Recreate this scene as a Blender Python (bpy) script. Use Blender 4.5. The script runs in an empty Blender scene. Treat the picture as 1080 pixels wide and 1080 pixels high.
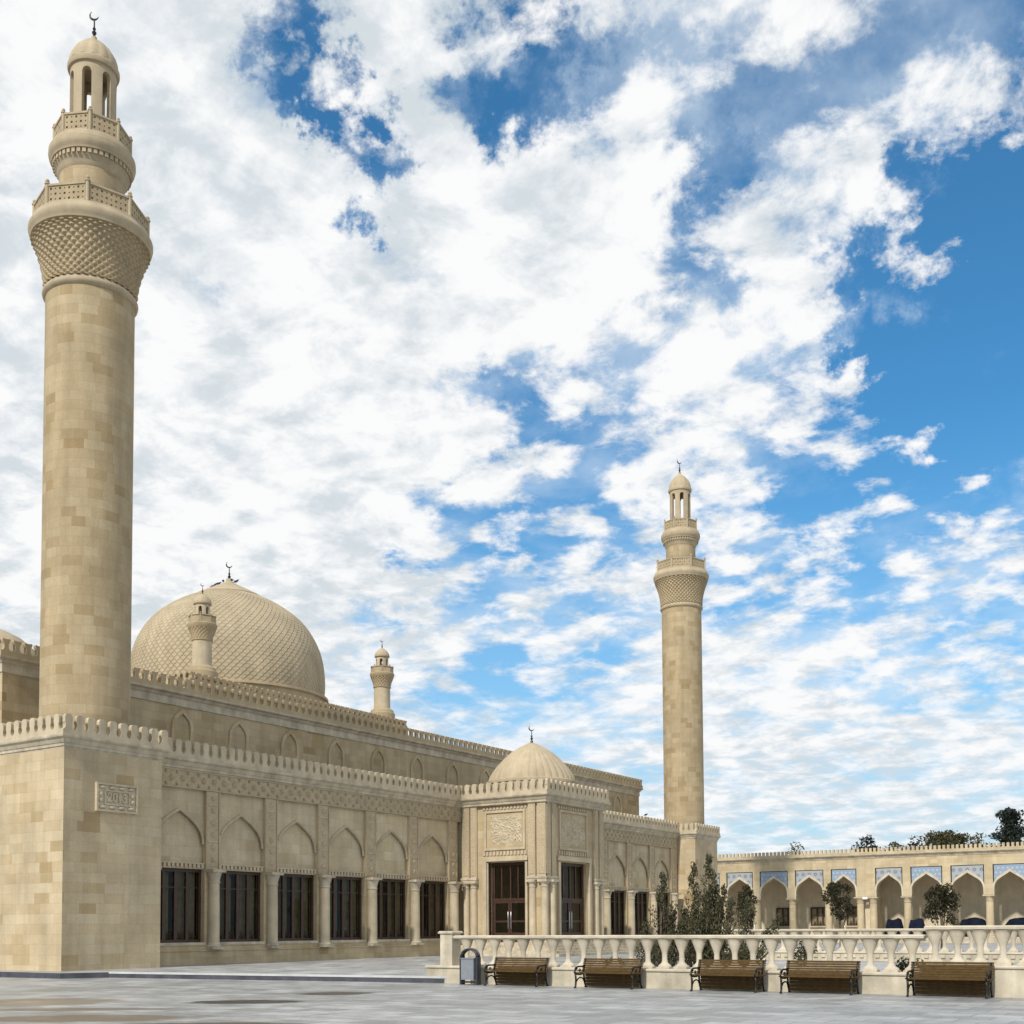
import bpy, math, random
from mathutils import Vector, Matrix
random.seed(11)
PI=math.pi; sin=math.sin; cos=math.cos
SC=bpy.context.scene; COL=SC.collection

# ------------------------------------------------------------------ mesh helpers
class MB:
    def __init__(s): s.v=[]; s.f=[]; s.sm=[]; s.mi=[]
    def quad(s,idx,sm=False,mi=0): s.f.append(tuple(idx)); s.sm.append(sm); s.mi.append(mi)
    def add(s,verts,faces,sm=False,mi=0):
        o=len(s.v); s.v+= [tuple(p) for p in verts]
        for f in faces: s.quad([i+o for i in f],sm,mi)
    def box(s,x0,x1,y0,y1,z0,z1,mi=0):
        s.add([(x0,y0,z0),(x1,y0,z0),(x1,y1,z0),(x0,y1,z0),(x0,y0,z1),(x1,y0,z1),(x1,y1,z1),(x0,y1,z1)],
              [(0,3,2,1),(4,5,6,7),(0,1,5,4),(1,2,6,5),(2,3,7,6),(3,0,4,7)],False,mi)
    def prism(s,poly,a,b,fn,mi=0,sm=False):
        # poly: list of (p,q); extruded between a and b; fn(p,q,t)->xyz
        n=len(poly); o=len(s.v)
        s.v+=[fn(p,q,a) for p,q in poly]+[fn(p,q,b) for p,q in poly]
        s.quad(range(o,o+n),False,mi); s.quad(range(o+2*n-1,o+n-1,-1),False,mi)
        for i in range(n):
            j=(i+1)%n; s.quad((o+j,o+i,o+n+i,o+n+j),sm,mi)
    def rectloft(s,x0,x1,y0,y1,prof,cap=(True,True),mi=0):
        o=len(s.v); n=len(prof)
        for (e,z) in prof: s.v+=[(x0-e,y0-e,z),(x1+e,y0-e,z),(x1+e,y1+e,z),(x0-e,y1+e,z)]
        for k in range(n-1):
            for i in range(4):
                j=(i+1)%4; a=o+4*k; s.quad((a+i,a+j,a+4+j,a+4+i),False,mi)
        if cap[0]: s.quad((o+3,o+2,o+1,o),False,mi)
        if cap[1]: a=o+4*(n-1); s.quad((a,a+1,a+2,a+3),False,mi)
    def lathe(s,prof,n=48,cx=0,cy=0,rib=None,a0=0,a1=2*PI,mi=0,cap=False):
        full=abs(a1-a0-2*PI)<1e-6; m=n if full else n+1
        def ring(r,z):
            o=len(s.v)
            for i in range(m):
                a=a0+(a1-a0)*i/n; rr=r*(rib(a,z) if rib else 1)
                s.v.append((cx+rr*cos(a),cy+rr*sin(a),z))
            return o
        P=prof; prev=ring(*P[0])
        for k in range(1,len(P)):
            cur=ring(*P[k])
            for i in range(n):
                j=(i+1)%m; s.quad((prev+i,prev+j,cur+j,cur+i),True,mi)
            if k<len(P)-1:
                ax,az=P[k][0]-P[k-1][0],P[k][1]-P[k-1][1]; bx,bz=P[k+1][0]-P[k][0],P[k+1][1]-P[k][1]
                d=(ax*bx+az*bz)/((math.hypot(ax,az)*math.hypot(bx,bz)) or 1)
                prev=cur if d>0.85 else ring(*P[k])
        if cap and full:
            o=ring(*P[-1]); s.quad(range(o,o+m),False,mi)
    def tube(s,pts,r,n=6,mi=0,closed=False):
        pts=[Vector(p) for p in pts]; R=r if isinstance(r,(list,tuple)) else [r]*len(pts); o=len(s.v); N=len(pts)
        for k,p in enumerate(pts):
            t=(pts[min(k+1,N-1)]-pts[max(k-1,0)]).normalized()
            u=t.cross(Vector((0,0,1)) if abs(t.z)<.9 else Vector((1,0,0))).normalized(); w=t.cross(u)
            for i in range(n):
                a=2*PI*i/n; q=p+(u*cos(a)+w*sin(a))*R[k]; s.v.append(tuple(q))
        for k in range(N-1):
            for i in range(n):
                j=(i+1)%n; a=o+k*n; s.quad((a+i,a+j,a+n+j,a+n+i),True,mi)
        s.quad(range(o+n-1,o-1,-1),False,mi); s.quad(range(o+(N-1)*n,o+N*n),False,mi)
    def ball(s,c,r,n=8,sz=1):
        s_=[(max(.001,r*sin(PI*k/6)),c[2]-r*sz*cos(PI*k/6)) for k in range(7)]
        s.lathe(s_,n,c[0],c[1])
    def build(s,name,mat,parent=None,loc=None,smooth_all=False):
        me=bpy.data.meshes.new(name); me.from_pydata(s.v,[],s.f)
        me.polygons.foreach_set('use_smooth',[True]*len(s.f) if smooth_all else s.sm)
        mats=mat if isinstance(mat,(list,tuple)) else [mat]
        for m in mats: me.materials.append(m)
        if len(mats)>1: me.polygons.foreach_set('material_index',s.mi)
        me.update()
        o=bpy.data.objects.new(name,me); COL.objects.link(o)
        if parent: o.parent=parent
        if loc: o.location=loc
        return o
def tag(o,label=None,cat=None,group=None,kind=None):
    if label: o['label']=label
    if cat: o['category']=cat
    if group: o['group']=group
    if kind: o['kind']=kind
    return o
def thing(name,label,cat,loc=(0,0,0),rz=0,group=None):
    o=bpy.data.objects.new(name,None); COL.objects.link(o); o.location=loc; o.rotation_euler=(0,0,rz)
    o.empty_display_size=.3
    return tag(o,label,cat,group)
def dup(o,parent=None):
    c=o.copy(); COL.objects.link(c)
    if parent: c.parent=parent
    for ch in list(o.children): dup(ch,c)
    return c

# ------------------------------------------------------------------ material helpers
class NT:
    def __init__(s,nt): s.nt=nt; s.L=nt.links
    def n(s,t,**k):
        x=s.nt.nodes.new(t)
        for a,b in k.items(): setattr(x,a,b)
        return x
    def put(s,sock,val):
        if isinstance(val,bpy.types.NodeSocket): s.L.new(val,sock)
        else: sock.default_value=val
    def m(s,op,a,b=0.0,c=None):
        x=s.n('ShaderNodeMath',operation=op); s.put(x.inputs[0],a); s.put(x.inputs[1],b)
        if c is not None: s.put(x.inputs[2],c)
        return x.outputs[0]
    def vm(s,op,a,b=None):
        x=s.n('ShaderNodeVectorMath',operation=op); s.put(x.inputs[0],a)
        if b is not None: s.put(x.inputs[1],b)
        return x.outputs['Value'] if op in('DOT_PRODUCT','LENGTH','DISTANCE') else x.outputs[0]
    def mix(s,f,a,b,mode='MIX'):
        x=s.n('ShaderNodeMix',data_type='RGBA',blend_type=mode); s.put(x.inputs[0],f); s.put(x.inputs[6],a); s.put(x.inputs[7],b); return x.outputs[2]
    def sep(s,v):
        x=s.n('ShaderNodeSeparateXYZ'); s.put(x.inputs[0],v); return x.outputs
    def comb(s,a,b,c=0.0):
        x=s.n('ShaderNodeCombineXYZ'); s.put(x.inputs[0],a); s.put(x.inputs[1],b); s.put(x.inputs[2],c); return x.outputs[0]
    def noise(s,v,scale,detail=3,rough=.55,dist=0,dim='3D'):
        x=s.n('ShaderNodeTexNoise'); x.noise_dimensions=dim
        s.put(x.inputs['Vector'],v); x.inputs['Scale'].default_value=scale; x.inputs['Detail'].default_value=detail
        x.inputs['Roughness'].default_value=rough; x.inputs['Distortion'].default_value=dist; return x.outputs[0]
    def ramp(s,f,stops,interp='LINEAR'):
        x=s.n('ShaderNodeValToRGB'); s.put(x.inputs[0],f); e=x.color_ramp.elements; x.color_ramp.interpolation=interp
        while len(e)<len(stops): e.new(.5)
        for i,(p,c) in enumerate(stops):
            e[i].position=p; e[i].color=(*c,1) if len(c)==3 else c
        return x.outputs[0]
    def mr(s,v,a,b,c=0.0,d=1.0,smooth=False):
        x=s.n('ShaderNodeMapRange'); x.interpolation_type='SMOOTHSTEP' if smooth else 'LINEAR'
        s.put(x.inputs[0],v); s.put(x.inputs[1],a); s.put(x.inputs[2],b); s.put(x.inputs[3],c); s.put(x.inputs[4],d); return x.outputs[0]
def newmat(name):
    m=bpy.data.materials.new(name); m.use_nodes=True; t=NT(m.node_tree)
    return m,t,m.node_tree.nodes['Principled BSDF']
def finish(t,b,col,rough=.8,bump=None,strength=.4,dist=.02,spec=.3):
    t.put(b.inputs['Base Color'],col); t.put(b.inputs['Roughness'],rough); b.inputs['Specular IOR Level'].default_value=spec
    if bump is not None:
        x=t.n('ShaderNodeBump'); x.inputs['Strength'].default_value=strength; x.inputs['Distance'].default_value=dist
        t.put(x.inputs['Height'],bump); t.L.new(x.outputs[0],b.inputs['Normal'])
def C(*a): return (*a,1.0)
def uv_wall(t):
    g=t.n('ShaderNodeNewGeometry'); p=t.sep(g.outputs['Position']); n=t.sep(g.outputs['True Normal'])
    k=t.m('GREATER_THAN',t.m('ABSOLUTE',n[1]),t.m('ABSOLUTE',n[0]))
    u=t.m('ADD',t.m('MULTIPLY',p[0],k),t.m('MULTIPLY',p[1],t.m('SUBTRACT',1.0,k)))
    return g.outputs['Position'],u,p[2]
def uv_cyl(t,R):
    c=t.n('ShaderNodeTexCoord').outputs['Object']; p=t.sep(c)
    return c,t.m('MULTIPLY',t.m('ARCTAN2',p[1],p[0]),R),p[2]
def ashlar(name,mode='wall',R=1.8,bw=.85,bh=.4,tint=(1,1,1),contrast=1.0,seed=0.0):
    m,t,b=newmat(name)
    P,u,v=uv_wall(t) if mode=='wall' else uv_cyl(t,R)
    vr=t.m('DIVIDE',v,bh); row=t.m('FLOOR',vr)
    wn=t.n('ShaderNodeTexWhiteNoise',noise_dimensions='1D'); t.put(wn.inputs['W'],t.m('ADD',row,seed+.37)); rs=wn.outputs['Value']
    uu=t.m('ADD',t.m('DIVIDE',u,t.m('MULTIPLY',bw,t.m('ADD',.8,t.m('MULTIPLY',rs,.5)))),t.m('MULTIPLY',rs,7.31)); 
    col=t.m('FLOOR',uu)
    w2=t.n('ShaderNodeTexWhiteNoise',noise_dimensions='3D'); t.put(w2.inputs['Vector'],t.comb(col,row,seed)); r=w2.outputs['Value']
    patch=t.mr(t.noise(P,.16,2),.38,.66,0,1,True)                  # where ochre courses gather
    def c(x,y,z): return (x*tint[0]*1.012,y*tint[1]*1.0,z*tint[2]*.96)
    calm=t.ramp(r,[(0,c(.485,.395,.262)),(.10,c(.525,.435,.30)),(.6,c(.54,.452,.318)),(1,c(.575,.49,.355))])
    busy=t.ramp(r,[(0,c(.37,.275,.15)),(.13,c(.44,.345,.21)),(.3,c(.50,.408,.272)),(.75,c(.53,.44,.305)),(1,c(.57,.485,.345))])
    colr=t.mix(t.m('MULTIPLY',patch,contrast),calm,busy)
    big=t.mr(t.noise(P,.45,5,.65),.3,.72,.80,1.12)
    fine=t.mr(t.noise(P,14,4,.65),.3,.7,.92,1.07)
    streak=t.mr(t.noise(t.vm('MULTIPLY',P,(1.8,1.8,.14)),1.0,6,.65),.35,.68,.86,1.06)
    colr=t.mix(1.0,colr,t.m('MULTIPLY',t.m('MULTIPLY',big,fine),streak),'MULTIPLY')
    fu=t.m('FRACT',uu); fv=t.m('FRACT',vr)
    eu=t.m('MINIMUM',fu,t.m('SUBTRACT',1.0,fu)); ev=t.m('MINIMUM',fv,t.m('SUBTRACT',1.0,fv))
    j=t.m('MINIMUM',t.m('MULTIPLY',eu,bw),t.m('MULTIPLY',ev,bh)); jm=t.mr(j,.004,.014,0,1,True)
    colr=t.mix(t.mr(jm,0,1,.28,0),colr,C(.30*tint[0],.21*tint[1],.135*tint[2]))
    h=t.m('ADD',t.m('ADD',t.m('MULTIPLY',jm,.6),t.m('MULTIPLY',r,.35)),t.m('MULTIPLY',t.noise(P,9,5,.7),.6))
    finish(t,b,colr,.86,h,.35,.012,.2); return m
def plainstone(name,base,var=.12,scale=1.2,bump=.25,rough=.8,grain=18):
    m,t,b=newmat(name); P=t.n('ShaderNodeNewGeometry').outputs['Position']
    f=t.m('MULTIPLY',t.mr(t.noise(P,scale,5,.6),.28,.72,1-var,1+var*.7),t.mr(t.noise(P,grain,3,.6),.3,.7,.94,1.05))
    st=t.mr(t.noise(t.vm('MULTIPLY',P,(2.2,2.2,.22)),1.0,4,.6),.35,.75,1.04,1-var*.9)
    col=t.mix(1.0,C(*base),t.m('MULTIPLY',f,st),'MULTIPLY')
    finish(t,b,col,rough,t.noise(P,grain,5,.7),bump,.012,.25); return m
def carved(name,base,scale=3.2,depth=.05):
    # shallow arabesque relief: one stone, its colour darker where the relief is cut low
    m,t,b=newmat(name); P,u,v=uv_wall(t)
    q=t.comb(t.m('MULTIPLY',u,scale),t.m('MULTIPLY',v,scale)); 
    vo=t.n('ShaderNodeTexVoronoi',feature='F1'); vo.inputs['Scale'].default_value=1.0; vo.inputs['Randomness'].default_value=.35; t.put(vo.inputs['Vector'],q)
    vs=t.n('ShaderNodeTexVoronoi',feature='DISTANCE_TO_EDGE'); vs.inputs['Scale'].default_value=2.3; vs.inputs['Randomness'].default_value=.8; t.put(vs.inputs['Vector'],q)
    d=vo.outputs['Distance']; flower=t.m('MULTIPLY',t.m('SINE',t.m('MULTIPLY',d,19.0)),t.mr(d,0,.6,1,.2))
    h=t.m('ADD',t.m('MULTIPLY',flower,.5),t.mr(vs.outputs['Distance'],.03,.22,1,0,True))
    g=t.mr(h,-.4,.9,.92,1.05); n=t.mr(t.noise(P,.8,4,.6),.3,.7,.88,1.08)
    finish(t,b,t.mix(1.0,C(*base),t.m('MULTIPLY',g,n),'MULTIPLY'),.85,h,.55,depth*.6,.2); return m
def simple(name,base,rough=.5,metal=0.0,spec=.5,var=.1,scale=6):
    m,t,b=newmat(name); P=t.n('ShaderNodeTexCoord').outputs['Object']
    col=t.mix(1.0,C(*base),t.mr(t.noise(P,scale,4,.6),.3,.7,1-var,1+var),'MULTIPLY')
    finish(t,b,col,rough,None,spec=spec); b.inputs['Metallic'].default_value=metal; return m

M={}
M['tower']=ashlar('ashlar_tower','wall',bw=.85,bh=.40,tint=(.99,.96,.92),contrast=.85)
M['hall']=ashlar('ashlar_hall','wall',bw=.8,bh=.38,tint=(.86,.82,.75),contrast=.9,seed=3)
M['wing']=ashlar('ashlar_wing','wall',bw=.7,bh=.5,tint=(.95,.91,.84),contrast=.6,seed=5)
M['bay']=ashlar('ashlar_arch_panels','wall',bw=.7,bh=.5,tint=(1.03,1.02,1.0),contrast=.5,seed=6)
M['shaft']=ashlar('ashlar_shaft','cyl',R=1.8,bw=.66,bh=.40,tint=(.80,.755,.68),contrast=.8,seed=8)
M['arc']=ashlar('ashlar_arcade','wall',bw=.8,bh=.4,tint=(1.0,.98,.93),contrast=.3,seed=9)
M['trim']=plainstone('trim_stone',(.52,.43,.295),.2)
M['ledge']=plainstone('weathered_ledge_stone',(.53,.455,.335),.3,1.6)
M['mtrim']=plainstone('minaret_trim_stone',(.44,.355,.235),.16)
M['cap']=plainstone('dome_stone',(.46,.37,.245),.16,.7)
M['scale']=plainstone('dome_scale_stone',(.43,.35,.232),.18,.5)
M['corbel']=plainstone('corbel_stone',(.40,.315,.195),.14,1.0)
M['white']=plainstone('pale_balustrade_stone',(.565,.495,.38),.22,1.5,.2)
M['wallb']=plainstone('balustrade_wall_stone',(.56,.49,.37),.3,1.3,.3)
M['arcin']=plainstone('cream_inner_wall',(.62,.53,.38),.15)
M['carved']=carved('carved_arabesque_stone',(.43,.345,.22),2.4)
M['carved2']=carved('carved_strip_stone',(.45,.36,.235),3.0,.035)
M['panel']=plainstone('calligraphy_panel_stone',(.56,.48,.355),.1)
M['wood']=simple('dark_brown_wood',(.05,.024,.014),.5,var=.3,scale=3)
M['curtain']=simple('olive_curtain',(.19,.155,.07),.9,var=.25,scale=2)
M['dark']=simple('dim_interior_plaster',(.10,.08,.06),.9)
M['iron']=simple('black_cast_iron',(.018,.016,.013),.45,.4)
M['brass']=simple('dark_bronze',(.05,.042,.035),.35,.8)
M['steel']=simple('brushed_steel',(.5,.5,.5),.3,.9)
M['slat']=simple('brown_varnished_wood',(.085,.05,.017),.8,spec=.15,var=.25,scale=9)
M['seatshade']=simple('under_seat_shade_brown',(.085,.05,.018),.85,spec=.15,var=.3,scale=9)  # brown of the added boards that stand in for shade under the benches
M['binf']=simple('navy_painted_steel',(.03,.033,.042),.4)
M['bing']=simple('grey_blue_sheet_metal',(.20,.215,.235),.5,.0,var=.12)
M['bark']=simple('brown_bark',(.10,.075,.05),.9,var=.3)
M['kerb']=simple('dark_granite_kerb',(.055,.055,.068),.6,var=.4,scale=2)
M['kerbtop']=plainstone('pale_kerb_stone',(.5,.5,.48),.15)
M['tarp']=simple('dark_blue_tarpaulin',(.009,.012,.024),.9,spec=.1,var=.4,scale=2)
M['bird']=simple('dark_pigeon_feathers',(.03,.03,.035),.7)
M['lampw']=simple('white_enamel',(.75,.74,.7),.4)
M['soil']=simple('garden_soil',(.09,.07,.045),.95,var=.3,scale=2)
def leafmat(name,a,b_,sc=1.3):
    m,t,b=newmat(name); P=t.n('ShaderNodeTexCoord').outputs['Object']
    r=t.n('ShaderNodeNewGeometry').outputs['Random Per Island']
    f=t.m('ADD',t.m('MULTIPLY',t.mr(t.noise(P,sc,3),.3,.7),.55),t.m('MULTIPLY',r,.45))
    col=t.mix(f,C(*a),C(*b_)); t.put(b.inputs['Base Color'],col); b.inputs['Roughness'].default_value=.65; b.inputs['Specular IOR Level'].default_value=.3
    tr=t.n('ShaderNodeBsdfTranslucent'); t.put(tr.inputs[0],col); mx=t.n('ShaderNodeMixShader'); mx.inputs[0].default_value=.25
    t.L.new(b.outputs[0],mx.inputs[1]); t.L.new(tr.outputs[0],mx.inputs[2]); t.L.new(mx.outputs[0],m.node_tree.nodes['Material Output'].inputs[0]); return m
M['juniper']=leafmat('juniper_foliage',(.038,.037,.017),(.112,.102,.05))
M['topiary']=leafmat('clipped_foliage',(.022,.021,.010),(.062,.055,.024))
M['pine']=leafmat('dark_pine_foliage',(.012,.018,.016),(.04,.05,.035),.5)
M['oak']=leafmat('olive_brown_foliage',(.045,.045,.018),(.13,.115,.05),.4)
def glassmat():
    m,t,b=newmat('tinted_window_glass'); nt=m.node_tree
    tr=t.n('ShaderNodeBsdfTransparent'); tr.inputs[0].default_value=C(.72,.72,.68)
    gl=t.n('ShaderNodeBsdfGlossy'); gl.inputs['Roughness'].default_value=.03; gl.inputs[0].default_value=C(.8,.85,.9)
    fr=t.n('ShaderNodeFresnel'); fr.inputs[0].default_value=1.5
    mx=t.n('ShaderNodeMixShader'); t.put(mx.inputs[0],t.m('MULTIPLY',fr.outputs[0],.4)); t.L.new(tr.outputs[0],mx.inputs[1]); t.L.new(gl.outputs[0],mx.inputs[2])
    t.L.new(mx.outputs[0],nt.nodes['Material Output'].inputs[0]); return m
M['glass']=glassmat()
def tilemat(name,kind):
    m,t,b=newmat(name); p=t.sep(t.n('ShaderNodeTexCoord').outputs['Object'])
    s=.62 if kind=='star' else .4
    a=t.m('ADD',t.m('DIVIDE',p[0],s),t.m('MULTIPLY',t.m('FLOOR',t.m('DIVIDE',p[2],s)),.5)); z=t.m('DIVIDE',p[2],s)
    fx=t.m('SUBTRACT',t.m('FRACT',a),.5); fz=t.m('SUBTRACT',t.m('FRACT',z),.5)
    rad=t.m('SQRT',t.m('ADD',t.m('MULTIPLY',fx,fx),t.m('MULTIPLY',fz,fz))); ang=t.m('ARCTAN2',fz,fx)
    k=t.m('ADD',.25,t.m('MULTIPLY',t.m('COSINE',t.m('MULTIPLY',ang,8.0 if kind=='star' else 5.0)),.06))
    star=t.mr(t.m('SUBTRACT',rad,k),-.02,.03,1,0,True)
    if kind=='star':
        c=t.mix(star,C(.36,.375,.37),C(.17,.165,.23)); c=t.mix(t.mr(rad,.06,.1,1,0),c,C(.5,.45,.3))
        c=t.mix(t.mr(t.m('ABSOLUTE',t.m('SUBTRACT',rad,.40)),.0,.04,.7,0),c,C(.2,.3,.42))
    else:
        c=t.mix(star,C(.25,.32,.41),C(.38,.43,.48)); c=t.mix(t.mr(rad,.05,.1,1,0),c,C(.5,.42,.2))
    finish(t,b,c,.3,None,spec=.5); return m
M['tile_star']=tilemat('star_pattern_tile','star'); M['tile_blue']=tilemat('blue_floral_tile','blue')

def paving(name,base,stain=True):
    m,t,b=newmat(name); P=t.n('ShaderNodeNewGeometry').outputs['Position']; p=t.sep(P)
    br=t.n('ShaderNodeTexBrick'); br.offset=.5; br.inputs['Scale'].default_value=1.0; br.inputs['Brick Width'].default_value=.95; br.inputs['Row Height'].default_value=.70
    br.inputs['Mortar Size'].default_value=.022; br.inputs['Color1'].default_value=C(.0,.0,.0); br.inputs['Color2'].default_value=C(1,1,1); br.inputs['Mortar'].default_value=C(.5,.5,.5); br.inputs['Bias'].default_value=0
    rot=t.n('ShaderNodeVectorRotate',rotation_type='Z_AXIS'); t.put(rot.inputs['Vector'],P); rot.inputs['Angle'].default_value=0.0
    t.put(br.inputs['Vector'],rot.outputs[0])
    tone=t.mr(br.outputs['Color'],0,1,.72,1.15)
    n1=t.mr(t.noise(P,.35,5,.62),.3,.7,.8,1.14); n2=t.mr(t.noise(P,2.2,5,.65),.3,.7,.86,1.12); n3=t.mr(t.noise(P,25,3),.3,.7,.94,1.05)
    col=t.mix(1.0,C(*base),t.m('MULTIPLY',t.m('MULTIPLY',tone,n1),t.m('MULTIPLY',n2,n3)),'MULTIPLY')
    damp=t.mr(t.noise(P,.28,6,.7,.6),.50,.66,0,.42,True); col=t.mix(damp,col,C(.19,.175,.15))
    col=t.mix(t.m('MULTIPLY',br.outputs['Fac'],.75),col,C(.17,.16,.145))
    rough=t.mr(t.noise(P,1.1,4),.35,.65,.30,.65)
    if stain:
        # dried muddy puddle marks near the lower left of the square
        u=t.m('ADD',t.m('MULTIPLY',p[0],.835),t.m('MULTIPLY',p[1],.55)); v=t.m('ADD',t.m('MULTIPLY',p[0],-.55),t.m('MULTIPLY',p[1],.835))
        nz=t.m('MULTIPLY',t.m('SUBTRACT',t.noise(P,1.0,6,.65),.5),.9)
        for (cu_,cv_,ru,rv,cc_,k_) in STAINS:
            d=t.m('SQRT',t.m('ADD',t.m('POWER',t.m('DIVIDE',t.m('SUBTRACT',u,cu_),ru),2.0),t.m('POWER',t.m('DIVIDE',t.m('SUBTRACT',v,cv_),rv),2.0)))
            e=t.m('ADD',t.m('SUBTRACT',1.0,d),nz); col=t.mix(t.mr(e,.0,.35,0,k_,True),col,C(*cc_))
    h=t.m('ADD',t.m('MULTIPLY',br.outputs['Fac'],-1.0),t.m('MULTIPLY',t.noise(P,20,4),.3))
    finish(t,b,col,rough,h,.35,.006,.35); return m
STAINS=[(-6.4,28.7,1.7,.95,(.04,.03,.016),.95),(-4.75,32.2,1.25,1.0,(.05,.038,.02),.9),(-11.9,29.0,2.8,1.9,(.20,.15,.09),.75),(-8.6,23.6,2.6,1.2,(.15,.11,.065),.85),(-5.6,21.7,2.1,.8,(.08,.06,.035),.9),(-9.6,26.3,2.4,.6,(.12,.09,.055),.75)]
M['plaza']=paving('plaza_paving',(.365,.36,.345)); M['terr']=paving('terrace_paving',(.41,.405,.39),False)

# ------------------------------------------------------------------ setting: ground
g=MB(); g.add([(-700,-300,0),(500,-300,0),(500,900,0),(-700,900,0)],[(0,1,2,3)])
tag(g.build('plaza',M['plaza']),'pale grey slab paving of the square with muddy stains',kind='structure')
ZT=.2
edge=[(-120,27.1),(-37.5,27.1),(-36.7,28.6),(-22.6,30.62),(40,30.62)]
g=MB(); poly=edge+[(40,400),(-120,400)]; g.v=[(x,y,ZT) for x,y in poly]; g.f=[tuple(range(len(poly)))]; g.sm=[False]; g.mi=[0]
tag(g.build('terrace',M['terr']),'raised pale paving around the mosque',kind='structure')
g=MB()
for a,b in zip(edge[:-1],edge[1:]): g.add([(*a,-.05),(*b,-.05),(*b,ZT-.004),(*a,ZT-.004)],[(0,1,2,3)])
tag(g.build('terrace_kerb',M['kerb']),'dark granite kerb face along the raised terrace',kind='structure')
g=MB(); a,b=Vector((-36.7,28.6)),Vector((-22.6,30.62)); n_=Vector((-(b-a).y,(b-a).x)).normalized()*.28; o_=n_*-.06
g.prism([(0,0),(1,0)],0,1,lambda p,q,t_:(0,0,0)) if False else None
q=[a+o_,b+o_,b+n_,a+n_]
g.add([(p.x,p.y,ZT-.05) for p in q]+[(p.x,p.y,ZT+.015) for p in q],[(4,5,6,7),(0,1,5,4),(1,2,6,5),(2,3,7,6),(3,0,4,7)])
tag(g.build('kerb_edge',M['kerbtop']),'pale stone edging along the top of the terrace kerb',kind='structure')

# ------------------------------------------------------------------ shared architectural shapes
def arch_pts(a,rise,n=9):
    P0,P1,P2,P3=(a,0),(a*.99,.50*rise),(a*.60,.70*rise),(0,rise); out=[]
    for i in range(n+1):
        s=i/n; r=1-s
        out.append((r**3*P0[0]+3*r*r*s*P1[0]+3*r*s*s*P2[0]+s**3*P3[0], r**3*P0[1]+3*r*r*s*P1[1]+3*r*s*s*P2[1]+s**3*P3[1]))
    return out+[(-x,z) for x,z in out[-2::-1]]
def arch_pts2(a,rise,n=9):
    P0,P1,P2,P3=(a,0),(a*1.02,.62*rise),(a*.80,.60*rise),(0,rise); out=[]
    for i in range(n+1):
        s=i/n; r=1-s
        out.append((r**3*P0[0]+3*r*r*s*P1[0]+3*r*s*s*P2[0]+s**3*P3[0], r**3*P0[1]+3*r*r*s*P1[1]+3*r*s*s*P2[1]+s**3*P3[1]))
    return out+[(-x,z) for x,z in out[-2::-1]]
ROUND=[(.265,0),(.265,.17),(.235,.185),(.165,.25),(.14,.34),(.145,.42),(.172,.47),(.172,.67),(.155,.735),(.105,.785),(.04,.80)]
TEE=[(.275,0),(.275,.20),(.16,.225),(.105,.30),(.11,.44),(.175,.54),(.195,.60),(.18,.65),(.07,.625)]
POST=[(.2,0),(.2,.20),(.13,.215),(.105,.30),(.115,.50),(.09,.56)]
def merlon_run(mb,fn,a0,a1,z,H,kind,thick,pitch):
    """fn(s,d,z): s along, d depth (0..thick)"""
    pr={'round':ROUND,'tee':TEE,'post':POST}[kind]; H0={'round':.80,'tee':.65,'post':.56}[kind]; W0=pr[0][0]
    n=max(1,round((a1-a0)/pitch)); p=(a1-a0)/n
    for i in range(n):
        c=a0+p*(i+.5); k=p/2/W0
        half=[(x*k*.999,zz*H/H0) for x,zz in pr]
        poly=[(c+x,z+zz) for x,zz in half]+[(c-x,z+zz) for x,zz in half[::-1]]
        mb.prism(poly,0,thick,lambda s,q,d:fn(s,d,q))
def parapet_rect(mb,x0,x1,y0,y1,z,H,kind='round',thick=.17,pitch=.53,sides='xXyY'):
    i=thick
    if 'X' in sides: merlon_run(mb,lambda s,d,q:(x1-d,s,q),y0,y1,z,H,kind,thick,pitch)
    if 'x' in sides: merlon_run(mb,lambda s,d,q:(x0+thick-d,s,q),y0,y1,z,H,kind,thick,pitch)
    if 'y' in sides: merlon_run(mb,lambda s,d,q:(s,y0+thick-d,q),x0+i+.002,x1-i-.002,z,H,kind,thick,pitch)
    if 'Y' in sides: merlon_run(mb,lambda s,d,q:(s,y1-d,q),x0+i+.002,x1-i-.002,z,H,kind,thick,pitch)
CORN=[(0,0),(.05,.02),(.06,.12),(.10,.15),(.16,.26),(.17,.30),(.27,.36),(.29,.42),(.29,.47)]
def cornice_prof(z,h,out): return [(o*out/.29,z+dz*h/.47) for o,dz in CORN]
def scales(mb,rz,v0,v1,rows,cols,amp,su=6,sv=6,shingle=True,cx=0,cy=0,rampamp=True):
    """diamond scales on a surface of revolution; rz(v)->(r,z,nr,nz)"""
    NU=cols*su; NV=rows*sv; o=len(mb.v)
    for j in range(NV+1):
        v=v0+(v1-v0)*j/NV; r,z,nr,nz=rz(v); q=j/sv
        for i in range(NU):
            p=i/su; s=p+q; tt=p-q; a=s-math.floor(s)-.5; b=tt-math.floor(tt)-.5
            e=1-2*max(abs(a),abs(b))
            h=amp*(cos(PI*a)*cos(PI*b))**1.35*(1.1-.3*(a-b)) if shingle else amp*(1-4*a*a)*(1-4*b*b)
            if rampamp: h*=min(1,r/3.0+.15)
            th=2*PI*i/NU; R=r+nr*h
            mb.v.append((cx+R*cos(th),cy+R*sin(th),z+nz*h))
    for j in range(NV):
        for i in range(NU):
            k=(i+1)%NU; mb.quad((o+j*NU+i,o+j*NU+k,o+(j+1)*NU+k,o+(j+1)*NU+i))
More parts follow.
